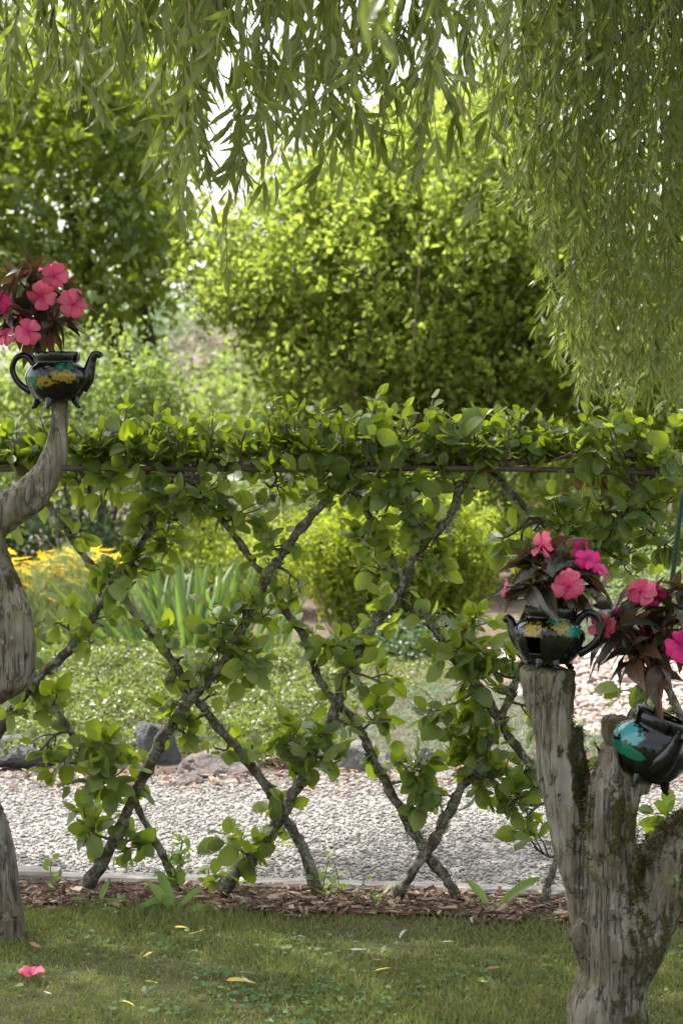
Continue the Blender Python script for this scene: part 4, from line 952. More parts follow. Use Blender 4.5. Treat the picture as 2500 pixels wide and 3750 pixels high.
# ================================================================== DRIFTWOOD STUMPS
def remesh_wood(name, limbs, voxel, mat, label, cat, seed):
    b = Batch()
    for pts, rr in limbs:
        P2, R2 = smooth_path(pts, rr, 5); b.raw(*tube(P2, R2, 18, 0.30, 7, seed))
    me = b.mesh('tmp', mat); o = bpy.data.objects.new('tmp', me); C.objects.link(o)
    md = o.modifiers.new('r', 'REMESH'); md.mode = 'VOXEL'; md.voxel_size = voxel
    sm = o.modifiers.new('s', 'SMOOTH'); sm.factor = 0.6; sm.iterations = 6
    dg = bpy.context.evaluated_depsgraph_get(); dg.update()
    m2 = bpy.data.meshes.new_from_object(o.evaluated_get(dg)); bpy.data.objects.remove(o); bpy.data.meshes.remove(me)
    nv = len(m2.vertices); co = np.empty(nv * 3); m2.vertices.foreach_get('co', co); co = co.reshape(-1, 3)
    no = np.empty(nv * 3); m2.vertices.foreach_get('normal', no); no = no.reshape(-1, 3)
    disp = np.empty(nv)
    for i in range(nv):
        x, y, z = co[i]
        g = noise.noise(Vector((x * 42 + 0.8 * noise.noise(Vector((x * 5, y * 5, z * 5))), y * 42, z * 4 + seed)))
        g2 = noise.noise(Vector((x * 90, y * 90, z * 9 + seed)))
        w = noise.noise(Vector((x * 9, y * 9, z * 6 + seed)))
        disp[i] = 0.0045 * (1 - 2.6 * abs(g) ** 0.7) + 0.0018 * g2 + 0.012 * w
    co = co + no * disp[:, None]
    m2.vertices.foreach_set('co', co.astype(np.float32).ravel()); m2.update()
    m2.polygons.foreach_set('use_smooth', np.ones(len(m2.polygons), bool))
    m2.materials.clear(); m2.materials.append(mat); m2.name = name
    base = np.array(limbs[0][0][0]); base[2] = 0
    o = part(name, m2, None); tag(o, label, cat); return o
def LP(Y, pts):
    """limb through photo pixels (x, y, radius px[, extra depth])"""
    P = []; R = []
    for p in pts:
        y_ = Y + (p[3] if len(p) > 3 else 0); P.append(PY(p[0], p[1], y_)); R.append(p[2] * y_ / F)
    return (P, R)
YR = 4.78
gb = PZ(2235, 3830, -0.03); YR = gb[1]
stump = remesh_wood('gnarled_stump', [
    LP(YR, [(2228, 3845, 160), (2226, 3700, 148), (2232, 3550, 142), (2240, 3400, 138), (2235, 3250, 128), (2225, 3130, 95)]),
    LP(YR, [(2215, 3560, 60), (2185, 3400, 88), (2125, 3200, 76), (2082, 3020, 66), (2056, 2870, 62), (2034, 2730, 66), (2020, 2620, 74), (2004, 2540, 86), (1996, 2480, 96), (1996, 2446, 101)]),
    LP(YR, [(1960, 2500, 50, -.01), (1975, 2600, 42, -.01), (2010, 2720, 36, -.02)]),
    LP(YR, [(2165, 3100, 50, .03), (2135, 2960, 42, .03), (2120, 2800, 38, .03), (2112, 2660, 26, .03)]),
    LP(YR, [(2240, 3520, 60, .0), (2238, 3350, 92, -.03), (2220, 3150, 74, -.05), (2206, 3000, 62, -.06), (2213, 2880, 55, -.06), (2226, 2780, 42, -.05), (2234, 2735, 28, -.04)]),
    LP(YR, [(2270, 3360, 50, .0), (2275, 3200, 70, -.02), (2268, 3050, 55, -.04), (2290, 2930, 46, -.04), (2310, 2870, 46, -.03)]),
    LP(YR, [(2225, 2800, 38, -.03), (2290, 2838, 42, -.04), (2350, 2868, 42, -.04), (2378, 2884, 34, -.04)]),
    LP(YR, [(2285, 2980, 46, .1), (2275, 2780, 46, .12), (2258, 2680, 48, .13), (2255, 2630, 46, .13)]),
    LP(YR, [(2260, 3680, 80, .02), (2300, 3520, 106, .02), (2370, 3330, 118, .04), (2440, 3180, 124, .06), (2530, 3090, 124, .08), (2680, 3010, 115, .1), (2850, 2900, 100, .12)]),
    LP(YR, [(2780, 2980, 70, .15), (2640, 2800, 60, .18), (2520, 2740, 52, .2), (2440, 2735, 44, .2)]),
    LP(YR, [(2250, 2905, 22, .05), (2185, 2740, 16, .08), (2165, 2712, 14, .08)]),
    LP(YR, [(2190, 3560, 60, -.03), (2128, 3450, 34, -.05), (2112, 3385, 18, -.06)]),
    ], 0.0075, MAT['drift'], 'gnarled weathered stump with mossy forked limbs holding two teapots', 'stump', 3.0)
# moss cushions in the forks of the stump
sm_ = stump.data; nv = len(sm_.vertices); co = np.empty(nv * 3); sm_.vertices.foreach_get('co', co); co = co.reshape(-1, 3)
no = np.empty(nv * 3); sm_.vertices.foreach_get('normal', no); no = no.reshape(-1, 3)
px_, py_, _ = proj(co); dens_ = np.zeros(nv)
for (a, b_, r) in ((2118, 2640, 38), (2130, 2720, 42), (2135, 2820, 44), (2140, 2920, 46), (2150, 3020, 40), (2160, 3120, 34), (2105, 3090, 30), (2335, 3080, 46), (2335, 3200, 44), (2330, 3320, 46), (2318, 3440, 36), (2310, 3540, 28), (2400, 3040, 60), (2470, 3000, 60), (2380, 3130, 50), (2250, 2870, 22), (2030, 2560, 20), (2110, 3250, 24), (2540, 2990, 60)):
    dens_ = np.maximum(dens_, np.clip(1.25 - np.hypot(px_ - a, (py_ - b_) * 0.75) / r, 0, 1))
wn_ = np.array([noise.noise(Vector(c_ * 30)) for c_ in co]); pick = (rng.random(nv) < dens_ * 1.4 * (wn_ > -0.12)) & (no[:, 1] < 0.35)
ii = np.repeat(np.nonzero(pick)[0], 4); n = len(ii)
b = Batch(); b.add(needle_tms[1], co[ii] + rng.normal(size=(n, 3)) * 0.004 - no[ii] * 0.002, frames(no[ii] + rng.normal(size=(n, 3)) * 0.55, randv(n)), np.stack([np.full(n, 0.022), rng.uniform(0.006, 0.013, n), np.full(n, 0.01)], 1))
MAT['moss'] = leafmat('moss', [(0.0, (0.022, 0.024, 0.008)), (0.6, (0.055, 0.055, 0.014)), (1.0, (0.11, 0.10, 0.028))], (0.12, 0.12, 0.02), 0.25, 0.8, 0.1)
part('moss', b.mesh('moss', MAT['moss']), stump, kind='stuff', local=True)
lb = PZ(20, 3470, -0.03); YL = lb[1]
limb = remesh_wood('driftwood_limb', [
    LP(YL, [(5, 3500, 95), (15, 3400, 80), (5, 3250, 72), (-40, 3080, 80), (-120, 2900, 100), (-200, 2720, 110), (-190, 2560, 105), (-110, 2470, 100)]),
    LP(YL, [(-120, 2500, 95), (0, 2490, 88, -.02), (48, 2430, 80, -.03), (38, 2300, 72, -.03), (5, 2150, 66, -.02), (-40, 2010, 66), (-40, 1930, 66)]),
    LP(YL, [(-120, 2010, 70), (-50, 1930, 72), (30, 1870, 66), (110, 1810, 60), (165, 1750, 53), (195, 1670, 47), (208, 1580, 43), (212, 1510, 40), (212, 1464, 39)]),
    LP(YL, [(-20, 2580, 60, .06), (-60, 2300, 70, .1), (-60, 2050, 60, .08)]),
    ], 0.0085, MAT['drift2'], 'S-shaped weathered driftwood limb topped by a teapot in front of the apple lattice', 'stump', 11.0)

# ================================================================== TEAPOTS
PROF = [(0.052, 0.0), (0.060, 0.002), (0.074, 0.022), (0.086, 0.046), (0.0915, 0.066), (0.089, 0.084), (0.079, 0.099), (0.068, 0.108), (0.064, 0.112), (0.0645, 0.117), (0.067, 0.120), (0.067, 0.138), (0.0645, 0.142), (0.060, 0.142), (0.059, 0.134), (0.058, 0.112), (0.074, 0.094), (0.080, 0.066), (0.068, 0.025), (0.050, 0.008)]
def lathe(prof, seg=56, skip=None):
    V = []; Fc = []; n = len(prof)
    for (r, z) in prof:
        for k in range(seg):
            a = 2 * math.pi * k / seg; V.append((r * math.cos(a), r * math.sin(a), z))
    for i in range(n - 1):
        for k in range(seg):
            if skip and skip(i, 2 * math.pi * (k + .5) / seg): continue
            k2 = (k + 1) % seg; Fc.append((i * seg + k, i * seg + k2, (i + 1) * seg + k2, (i + 1) * seg + k))
    Fc.append(tuple(range(seg - 1, -1, -1))); Fc.append(tuple((n - 1) * seg + k for k in range(seg)))
    return V, Fc
m_potsoil = simplemat('pot_soil', [(0.3, (0.015, 0.011, 0.008)), (0.7, (0.05, 0.036, 0.026))], nscale=80, bump=120, bdist=0.004)
def teapot(label, loc, rot, scale, bands, spout=True, handle=True, hole=None, feet=(0, 120, 240), foot_drop=0.020, low_spout=False):
    rm_ = Matrix.Rotation(rot[0], 3, 'X') @ Matrix.Rotation(rot[1], 3, 'Y') @ Matrix.Rotation(rot[2], 3, 'Z')
    t = thing('teapot', label, 'teapot', tuple(loc), 'black teapots planted with impatiens', rot=rm_.to_euler())
    t.scale = (scale,) * 3
    gm = glaze_mat('black_glaze', bands)
    sk = None
    if hole:
        a0, a1, i0, i1 = hole
        sk = lambda i, a: (i0 <= i <= i1 or i == 17) and a0 < a < a1
    V, Fc = lathe(PROF, 64, sk)
    me = np_mesh('body', V, faces=Fc); me.materials.append(gm); part('body', me, t, local=True)
    if hole:
        a0, a1, i0, i1 = hole; z0, z1 = 0.022, 0.066; pr = np.array(PROF[:6]); ring = []
        rz = lambda z: float(np.interp(z, pr[:, 1], pr[:, 0])) - 0.001
        for a_ in np.linspace(a0, a1, 7): ring.append((a_, z0))
        for z_ in np.linspace(z0, z1, 6)[1:]: ring.append((a1, z_))
        for a_ in np.linspace(a1, a0, 7)[1:]: ring.append((a_, z1))
        for z_ in np.linspace(z1, z0, 6)[1:]: ring.append((a0, z_))
        b = Batch(); b.raw(*tube([(rz(z_) * math.cos(a_), rz(z_) * math.sin(a_), z_) for a_, z_ in ring], [0.0022] * len(ring), 8)); part('hole_rim', b.mesh('hole_rim', gm), t, local=True)
    me = np_mesh('soil', [(0.0585 * math.cos(a), 0.0585 * math.sin(a), 0.124) for a in np.linspace(0, 2 * math.pi, 25)[:-1]], faces=[tuple(range(24))]); me.materials.append(m_potsoil); part('soil', me, t, local=True)
    if spout:
        P2, R2 = smooth_path([(0.066, 0, 0.045), (0.086, 0, 0.066), (0.097, 0, 0.092), (0.103, 0, 0.114), (0.112, 0, 0.131), (0.125, 0, 0.132), (0.131, 0, 0.125)], [0.030, 0.024, 0.017, 0.0135, 0.0125, 0.0105, 0.009], 5)
        if low_spout: P2, R2 = smooth_path([(0.066, 0, 0.045), (0.086, 0, 0.062), (0.096, 0, 0.082), (0.103, 0, 0.098), (0.112, 0, 0.104), (0.120, 0, 0.096)], [0.026, 0.019, 0.014, 0.0115, 0.0105, 0.009], 5)
        b = Batch(); b.raw(*tube(P2, R2, 14, cap=False)); b.raw(*tube(P2[::-1], R2[::-1] * 0.78, 14)); part('spout', b.mesh('spout', gm), t, local=True)
    if handle:
        P2, R2 = smooth_path([(-0.062, 0, 0.100), (-0.078, 0, 0.122), (-0.100, 0, 0.134), (-0.122, 0, 0.124), (-0.132, 0, 0.098), (-0.124, 0, 0.070), (-0.104, 0, 0.046), (-0.078, 0, 0.030)], [0.012, 0.010, 0.009, 0.009, 0.009, 0.009, 0.010, 0.012], 5)
        b = Batch(); b.raw(*tube(P2, R2, 12)); part('handle', b.mesh('handle', gm), t, local=True)
    for a in feet:
        a = math.radians(a); u = np.array([math.cos(a), math.sin(a), 0])
        P2, R2 = smooth_path([u * 0.054 + [0, 0, 0.010], u * 0.062 + [0, 0, -foot_drop * 0.4], u * 0.067 + [0, 0, -foot_drop * 0.85], u * 0.074 + [0, 0, -foot_drop]], [0.014, 0.009, 0.006, 0.0045], 4)
        b = Batch(); b.raw(*tube(P2, R2, 10)); part('foot', b.mesh('foot', gm), t, local=True)
    return t
YEL = (0.22, 0.15, 0.010); GRN = (0.008, 0.11, 0.06); TEAL = (0.05, 0.22, 0.22)
p1 = PY(212, 1470, YL)
teapot('black glazed teapot with yellow blossom daubs on the S-shaped driftwood limb', p1, (0, math.radians(-1), math.radians(-8)), 0.99,
    [(GRN, 90, 0.70, (-0.05, -0.075, 0.055), (0.05, 0.05, 0.035)), (GRN, 90, 0.74, (0.045, -0.07, 0.095), (0.05, 0.05, 0.025)), (YEL, 110, 0.66, (0.042, -0.078, 0.070), (0.05, 0.05, 0.024)), (YEL, 110, 0.68, (-0.015, -0.09, 0.056), (0.04, 0.045, 0.022))], feet=(-98, -15, 195, 90), foot_drop=0.017)
p2 = PY(2003, 2436, YR)
R2_ = (math.radians(-4), math.radians(4), math.radians(160))
teapot('black glazed teapot with a square hole on the tall forked stump limb', p2 + np.array([0, 0, 0.006]), R2_, 0.96,
    [(YEL, 100, 0.66, (-0.048, 0.055, 0.092), (0.05, 0.05, 0.026)), (YEL, 100, 0.68, (0.02, 0.085, 0.080), (0.035, 0.05, 0.03)), (GRN, 70, 0.64, (-0.072, 0.042, 0.085), (0.026, 0.04, 0.022)), (GRN, 90, 0.66, (-0.032, 0.06, 0.108), (0.03, 0.05, 0.014))],
    hole=(math.radians(64), math.radians(91), 2, 3), feet=(85, 125, 220, 330), foot_drop=0.009, low_spout=True)
p3 = PY(2340, 2838, YR - 0.02)
R3_ = (math.radians(3), math.radians(21), math.radians(-76))
teapot('black teapot with turquoise and green bands tilted on the short stump limb', p3, R3_, 1.10,
    [(TEAL, 60, 0.60, (0.030, -0.084, 0.086), (0.05, 0.05, 0.026)), (GRN, 30, 0.52, (0.045, -0.080, 0.050), (0.06, 0.05, 0.014)), (TEAL, 60, 0.62, (0.045, 0.070, 0.055), (0.035, 0.05, 0.03))], feet=(-30, -75, -120, 60, 150), foot_drop=0.014)

# ================================================================== IMPATIENS
lance_meshes = meshes_of(lance_tms, 'leaf', MAT['bronze'])
petal_meshes = {k: [petal_tm.mesh('petal', MAT[k]), petal_tm2.mesh('petal', MAT[k])] for k in ('salmon', 'magenta')}
eye_t = stone_tm(5, 0.5)
eye_me = np_mesh('flower', eye_t.V * 0.16, faces=eye_t.faces); eye_me.materials.append(MAT['eye'])
def flower(parent, P_, face, dia, colr, spin=0.0):
    f = bpy.data.objects.new('flower', eye_me); C.objects.link(f); f.parent = parent
    Rm = frames(np.array([[math.sin(spin), 0.1, math.cos(spin)]]), np.array([face]))[0]
    f.matrix_local = mat4(Rm, P_, dia / 2, np.array(origin(parent)) if parent else np.zeros(3))
    for k in range(5):
        a = 2 * math.pi * k / 5 + rng.normal() * 0.06; d = np.array([[math.cos(a), math.sin(a), rng.uniform(-0.15, 0.40)]])
        o = bpy.data.objects.new('petal', petal_meshes[colr][k % 2]); C.objects.link(o); o.parent = f
        o.matrix_local = mat4(frames(d, np.array([[rng.normal() * 0.22, rng.normal() * 0.22, 1.0]]))[0], d[0] * 0.05 + [0, 0, 0.03 * (k % 2) + 0.01 * k], rng.uniform(0.90, 1.05), np.zeros(3))
    return f
def impatiens(label, base, tips, flowers, Y, buds=(), seed_leaf=6):
    t = thing('impatiens_plant', label, 'impatiens', tuple(base), 'pink impatiens planted in teapots')
    b = Batch(); base = np.array(base); T = []; Dd = []; Nn = []; Sz = []
    fork = base + (np.mean([PY(a, c_, Y) for a, c_, *_ in tips], axis=0) - base) * 0.28
    b.raw(*tube(*smooth_path([base - [0, 0, 0.01], fork], [0.0095, 0.0085], 4), 9))
    for (a, c_, dy) in tips:
        e = PY(a, c_, Y + dy); s0 = base + (fork - base) * rng.uniform(0.5, 1.0)
        mid = s0 * 0.5 + e * 0.5 + (e - s0)[2] * np.array([0, 0, 0.06]) - np.array([(e - s0)[0] * 0.15, 0, 0])
        P2, R2 = smooth_path([s0, mid, e], [0.006, 0.0045, 0.003], 5); b.raw(*tube(P2, R2, 7))
        ax = norm(e - mid)
        for l in range(seed_leaf):
            ang = l * 2.4 + rng.random(); u = norm(np.cross(ax, [0.3, 0.9, 0.2])); w = np.cross(ax, u)
            rad = u * math.cos(ang) + w * math.sin(ang)
            T.append(e - ax * rng.uniform(0, 0.02)); Dd.append(norm(rad + ax * rng.uniform(0.0, 0.7) + [0, 0, -0.12])); Nn.append(ax + rng.normal(size=3) * 0.2); Sz.append(rng.uniform(0.075, 0.118))
        for l in range(3):
            q = P2[rng.integers(len(P2) // 2, len(P2) - 1)]
            T.append(q); Dd.append(norm(randv(1)[0] * [1, 1, 0.4] + [0, 0, -0.25])); Nn.append(np.array([0, 0, 1.0]) + rng.normal(size=3) * 0.3); Sz.append(rng.uniform(0.07, 0.10))
        for l in range(2):
            T.append(e); Dd.append(norm(ax + rng.normal(size=3) * 0.35)); Nn.append(randv(1)[0]); Sz.append(rng.uniform(0.035, 0.06))
    part('stem', b.mesh('stem', MAT['redstem']), t)
    T = np.array(T); n = len(T)
    place_pieces(t, 'leaf', lance_meshes, lance_tms, MAT['bronze'], T + np.array(Dd) * 0.006, frames(np.array(Dd), np.array(Nn)), np.array(Sz), 300, 'foliage')
    bt = Batch()
    for (a, c_, dy, dpx, face, colr) in flowers:
        P_ = PY(a, c_, Y + dy); flower(t, P_, np.array(face, float), dpx * Y / F, colr, rng.uniform(0, 6))
        e = PY(*min(tips, key=lambda q: (q[0] - a) ** 2 + (q[1] - c_) ** 2)[:2], Y)
        fn = norm(np.array(face, float)); bt.raw(*tube(*smooth_path([e, (e + P_) / 2 - fn * 0.012, P_ - fn * 0.002], [0.0018, 0.0016, 0.0014], 3), 5))
    for (a, c_, dy) in buds:
        P_ = PY(a, c_, Y + dy); o = bpy.data.objects.new('bud', stone_bud); C.objects.link(o); o.parent = t; o.location = Vector(P_) - origin(t)
        e = PY(*min(tips, key=lambda q: (q[0] - a) ** 2 + (q[1] - c_) ** 2)[:2], Y)
        bt.raw(*tube(*smooth_path([e, P_], [0.0018, 0.0014], 3), 5))
    part('flower_stalks', bt.mesh('flower_stalks', MAT['redstem']), t)
stone_bud = np_mesh('bud', stone_tm(8).V * [0.007, 0.007, 0.016], faces=stone_tm(8).faces); stone_bud.materials.append(MAT['magenta'])
def potsoil(p, rot, s):
    return np.array(Vector(p) + (Matrix.Rotation(rot[0], 3, 'X') @ Matrix.Rotation(rot[1], 3, 'Y')) @ Vector((0, 0, 0.122 * s)))
b1 = potsoil(p1, (0, math.radians(-1), 0), 0.99); b2 = potsoil(p2 + np.array([0, 0, 0.006]), R2_, 0.96); b3 = potsoil(p3, R3_, 1.10)
impatiens('salmon impatiens with bronze leaves growing in the teapot on the S-shaped limb', b1,
    [(60, 1010, .03), (125, 985, .0), (165, 1050, .05), (240, 1085, 0), (50, 1110, -.03), (125, 1140, .04), (195, 1170, -.02), (80, 1180, .05), (10, 1130, .05), (150, 1210, .06), (-40, 1080, 0)],
    [(155, 1082, -.09, 112, (-.25, -1, .25), 'salmon'), (103, 1213, -.10, 104, (.1, -1, .1), 'salmon'), (200, 1010, -.04, 100, (.75, -.6, .35), 'salmon'), (270, 1112, -.07, 112, (.55, -.8, -.05), 'salmon'), (-5, 1110, -.05, 95, (-.4, -.8, .3), 'magenta'), (22, 1225, -.04, 90, (-.9, -.4, -.1), 'salmon'), (170, 985, 0, 80, (-.3, -.3, 1), 'magenta'), (-60, 1180, 0, 90, (-.6, -.8, .2), 'salmon')],
    YL, buds=[(97, 1002, -.05), (75, 1170, -.06)])
impatiens('impatiens with salmon and magenta flowers in the teapot with the square hole', b2,
    [(1945, 2060, .02), (2010, 2010, .03), (2060, 2050, .0), (2110, 2090, .04), (1915, 2130, -.02), (1985, 2140, -.03), (2060, 2150, .03), (2130, 2150, .04), (1960, 2190, .03), (2020, 2090, -.03)],
    [(1985, 1995, -.04, 105, (-.75, -.45, .45), 'salmon'), (2080, 2142, -.10, 118, (.05, -1, .05), 'salmon'), (2150, 2045, -.05, 92, (.1, -.8, .55), 'magenta'), (2195, 2090, -.02, 95, (.8, -.5, .3), 'magenta'), (1845, 2150, -.02, 85, (-.95, .1, .15), 'salmon'), (2125, 2015, .02, 80, (-.2, -.5, .8), 'magenta')],
    YR, buds=[(2050, 1970, 0)])
impatiens('tall stemmed impatiens with hot pink flowers in the tilted banded teapot', b3,
    [(2250, 2230, .0), (2320, 2250, .04), (2390, 2200, .03), (2450, 2170, .02), (2480, 2230, .0), (2290, 2320, -.03), (2360, 2320, .05), (2430, 2300, -.02), (2520, 2290, .03), (2240, 2330, .02), (2410, 2400, .02), (2560, 2200, .02), (2300, 2400, -.02)],
    [(2345, 2165, -.05, 112, (-.6, -.75, .35), 'salmon'), (2395, 2175, .0, 95, (.4, -.7, .5), 'magenta'), (2200, 2290, -.03, 105, (-.5, -.85, .1), 'salmon'), (2250, 2335, -.0, 100, (.2, -.6, -.5), 'salmon'), (2395, 2300, .06, 110, (0, -1, .1), 'magenta'), (2500, 2365, -.10, 135, (.05, -1, .1), 'magenta'), (2365, 2370, .06, 110, (-.1, -1, -.1), 'magenta'), (2580, 2280, -.05, 110, (.3, -1, .1), 'salmon')],
    YR, buds=[(2255, 2235, -.05)])
# green stake in the tilted pot
m_stake = simplemat('green_stake', [(0.3, (0.003, 0.018, 0.014)), (0.7, (0.006, 0.032, 0.024))], rough=0.5, nscale=40)
b = Batch(); s0 = b3 + np.array([-0.012, 0.03, -0.02]); s1 = PY(2500, 1790, YR + 0.12)
b.raw(*tube(*smooth_path([s0, s0 * 0.5 + s1 * 0.5, s1], [0.0062, 0.0062, 0.0058], 8), 9))
o = part('garden_stake', b.mesh('garden_stake', m_stake), None); tag(o, 'dark green garden stake standing in the tilted teapot', 'stake')

# ================================================================== WEEPING WILLOW
wroot = thing('weeping_willow', 'weeping willow whose long leafy curtains hang over the lawn and fence', 'willow', (3.6, 8.4, 0.0))
def limb_part(name, pts, rr, sides=12):
    P2, R2 = smooth_path(pts, rr, 6); b = Batch(); b.raw(*tube(P2, R2, sides, 0.25, 8)); part(name, b.mesh(name, MAT['darkbark'] if name == 'trunk' else MAT['twig']), wroot); return P2
limb_part('trunk', [(3.6, 8.4, -0.1), (3.5, 8.4, 1.2), (3.3, 8.3, 2.6), (2.9, 8.2, 4.2)], [0.38, 0.30, 0.27, 0.24], 16)
limbs_ = [limb_part('limb', p, r) for p, r in (
    ([(2.9, 8.2, 4.1), (1.6, 8.0, 4.9), (0.2, 7.6, 5.2), (-1.4, 7.3, 4.9)], [0.15, 0.11, 0.08, 0.04]),
    ([(3.0, 8.2, 3.9), (2.2, 7.0, 4.6), (1.0, 6.0, 4.6), (-0.4, 5.6, 4.3)], [0.12, 0.09, 0.06, 0.03]),
    ([(2.95, 8.2, 4.0), (2.4, 8.6, 4.8), (1.4, 9.4, 5.4), (0.3, 9.8, 5.6)], [0.13, 0.10, 0.07, 0.04]),
    ([(2.0, 7.9, 4.4), (1.4, 7.5, 4.3), (0.9, 7.2, 4.1)], [0.07, 0.05, 0.03]),
    ([(2.9, 8.2, 4.2), (2.8, 8.0, 5.6), (2.0, 7.6, 6.8), (0.8, 7.4, 7.4)], [0.16, 0.11, 0.08, 0.04]),
    ([(1.0, 6.0, 4.6), (0.3, 4.6, 4.5), (-0.3, 3.4, 4.1)], [0.05, 0.035, 0.02]))]
# the bare branch that shows at the top right
limb_part('branch', [PY(2650, -120, 7.2), PY(2500, 10, 7.2), PY(2330, 115, 7.15), PY(2180, 190, 7.1), PY(2090, 280, 7.1)], [0.018, 0.014, 0.011, 0.008, 0.004], 8)
LT = []; LD = []; LN = []; LS = []
def strand(tip, Y, top_z=4.1, dens=46, size=(0.075, 0.115), sway=0.05, bare=0.0, spread=0.55):
    e = PY(tip[0], tip[1], Y); top = np.array([e[0] + rng.normal() * 0.12 + 0.10, Y + rng.normal() * 0.15, top_z + rng.uniform(-0.1, 0.2)])
    n = 8; f = np.linspace(0, 1, n)[:, None]
    P = top * (1 - f) + e * f; P[:, 0] += np.sin(np.linspace(0, rng.uniform(2, 6), n) + rng.random() * 6) * sway * np.linspace(0.2, 1, n); P[:, 1] += np.sin(np.linspace(0, 4, n) + rng.random() * 6) * sway * 0.7
    P[-1, 0] = e[0]
    P2, R2 = smooth_path(P, np.linspace(0.0032, 0.0012, n), 4)
    b = Batch(); b.raw(*tube(P2, R2, 4)); part('shoot', b.mesh('shoot', MAT['greentwig']), wroot)
    seg = np.linalg.norm(np.diff(P2, axis=0), axis=1); cum = np.concatenate([[0], np.cumsum(seg)]); L = cum[-1]
    m_ = int(L * dens * (1 - bare)); s = np.sort(rng.uniform(0, 1, m_)) * L
    pos = np.stack([np.interp(s, cum, P2[:, q]) for q in range(3)], 1)
    a = rng.uniform(0, 2 * math.pi, m_)
    out = np.stack([np.cos(a), np.sin(a), np.zeros(m_)], 1)
    d = out * rng.uniform(0.15, spread * 1.6, m_)[:, None] + np.array([0, 0, -1.0]) + rng.normal(size=(m_, 3)) * 0.18
    LT.append(pos); LD.append(d); LN.append(out * 0.6 + randv(m_) * 0.7 + [0, 0, 0.25]); LS.append(rng.uniform(*size, m_) * (1 - 0.25 * (s / L)))
    # short side twiglets
    for k in range(int(L * 2.2)):
        s_ = rng.uniform(0.1, 0.95) * L; q = np.array([np.interp(s_, cum, P2[:, z]) for z in range(3)]); ang = rng.uniform(0, 6.28)
        u = norm(np.array([math.cos(ang) * 0.5, math.sin(ang) * 0.5, -0.8])); l_ = rng.uniform(0.08, 0.2); m2 = int(l_ * 55)
        ff = rng.random(m2)[:, None]; LT.append(q + u * l_ * ff); LD.append(u + rng.normal(size=(m2, 3)) * 0.38); LN.append(randv(m2) + [0, 0, 0.3]); LS.append(rng.uniform(size[0] * 0.8, size[1] * 0.9, m2))
# left top
for k in range(40):
    x = rng.uniform(-150, 760); strand((x, 170 + 190 * rng.random() + (60 if 120 < x < 520 else 0) - (60 if x > 600 else 0)), rng.uniform(5.0, 6.4), 3.4)
# dark centre
for x, y in ((640, 560), (560, 520), (700, 640), (660, 760), (620, 690), (850, 1150), (690, 900), (790, 780), (760, 620), (880, 660), (940, 560), (1010, 640), (1080, 520), (1150, 560), (1200, 640), (1250, 700), (1230, 560), (1320, 470), (1390, 420), (1440, 560), (1470, 760), (1480, 640), (1530, 520), (1600, 600), (1640, 560), (1690, 420), (1730, 300), (1770, 180), (1690, 1000),
             (830, 420), (900, 350), (970, 300), (1050, 380), (1120, 330), (1300, 320), (1380, 280), (1450, 330), (1520, 350), (1590, 300), (1650, 250), (1560, 430), (1330, 620), (1010, 460), (740, 460), (660, 400), (590, 330), (1240, 420), (1180, 250), (1080, 220), (1740, 120), (1480, 450), (1420, 190), (780, 330), (860, 560), (920, 440), (990, 560), (1040, 290), (1110, 450), (1160, 420), (1210, 340), (820, 640), (1270, 520), (700, 540), (960, 680), (1350, 380), (1060, 610), (1400, 500), (750, 250)):
    long_ = y > 950
    strand((x + rng.normal() * 12, y + rng.normal() * 20), rng.uniform(4.7, 5.9), 3.3, dens=26 if long_ else 38, size=(0.075, 0.125), sway=0.035, bare=0.35 if long_ else 0.0)
for x, y in ((1345, 230), (1290, 150), (1400, 120)):
    strand((x, y), 2.75, 2.6, dens=30, size=(0.07, 0.10), sway=0.01)
# right curtain
for k in range(165):
    x = rng.uniform(1760, 2680)
    yb = np.interp(x, [1760, 1850, 1930, 1990, 2060, 2150, 2250, 2400, 2680], [420, 640, 900, 1150, 1400, 1500, 1480, 1500, 1500])
    y = yb - abs(rng.normal()) * 260 * (0.4 if rng.random() < 0.35 else 1.0)
    strand((x, y), rng.uniform(6.7, 8.2), 4.0, dens=50, size=(0.062, 0.10))
LT = np.concatenate(LT); LD = np.concatenate(LD); LN = np.concatenate(LN); LS = np.concatenate(LS)
place_pieces(wroot, 'leaf', meshes_of(willow_tms, 'leaf', MAT['willow']), willow_tms, MAT['willow'], LT, frames(LD, LN), LS, 300, 'foliage', lo=willow_mid)
# the crown overhead, out of the frame, that shades the lawn and the fence
n = 34000; nc = 900
gx = rng.uniform(-3.6, 3.6, nc); gy = 2.0 + 4.75 * rng.random(nc) ** 0.8; gy = gy + 0.35 * np.sin(gx * 2.3)
zc = rng.uniform(4.0, 6.8, nc)
cen = np.stack([gx, gy, np.zeros(nc)], 1) + SUN[None] / SUN[2] * zc[:, None]
k = rng.integers(0, nc, n); P = cen[k] + rng.normal(size=(n, 3)) * [0.13, 0.13, 0.20]
b = Batch(); d = rng.normal(size=(n, 3)) * 0.5 + [0, 0, -0.8]; b.add(willow_lo[0], P, frames(d, randv(n)), rng.uniform(0.12, 0.17, n) * 1.1)
part('crown', b.mesh('crown', MAT['willow']), wroot, kind='stuff')

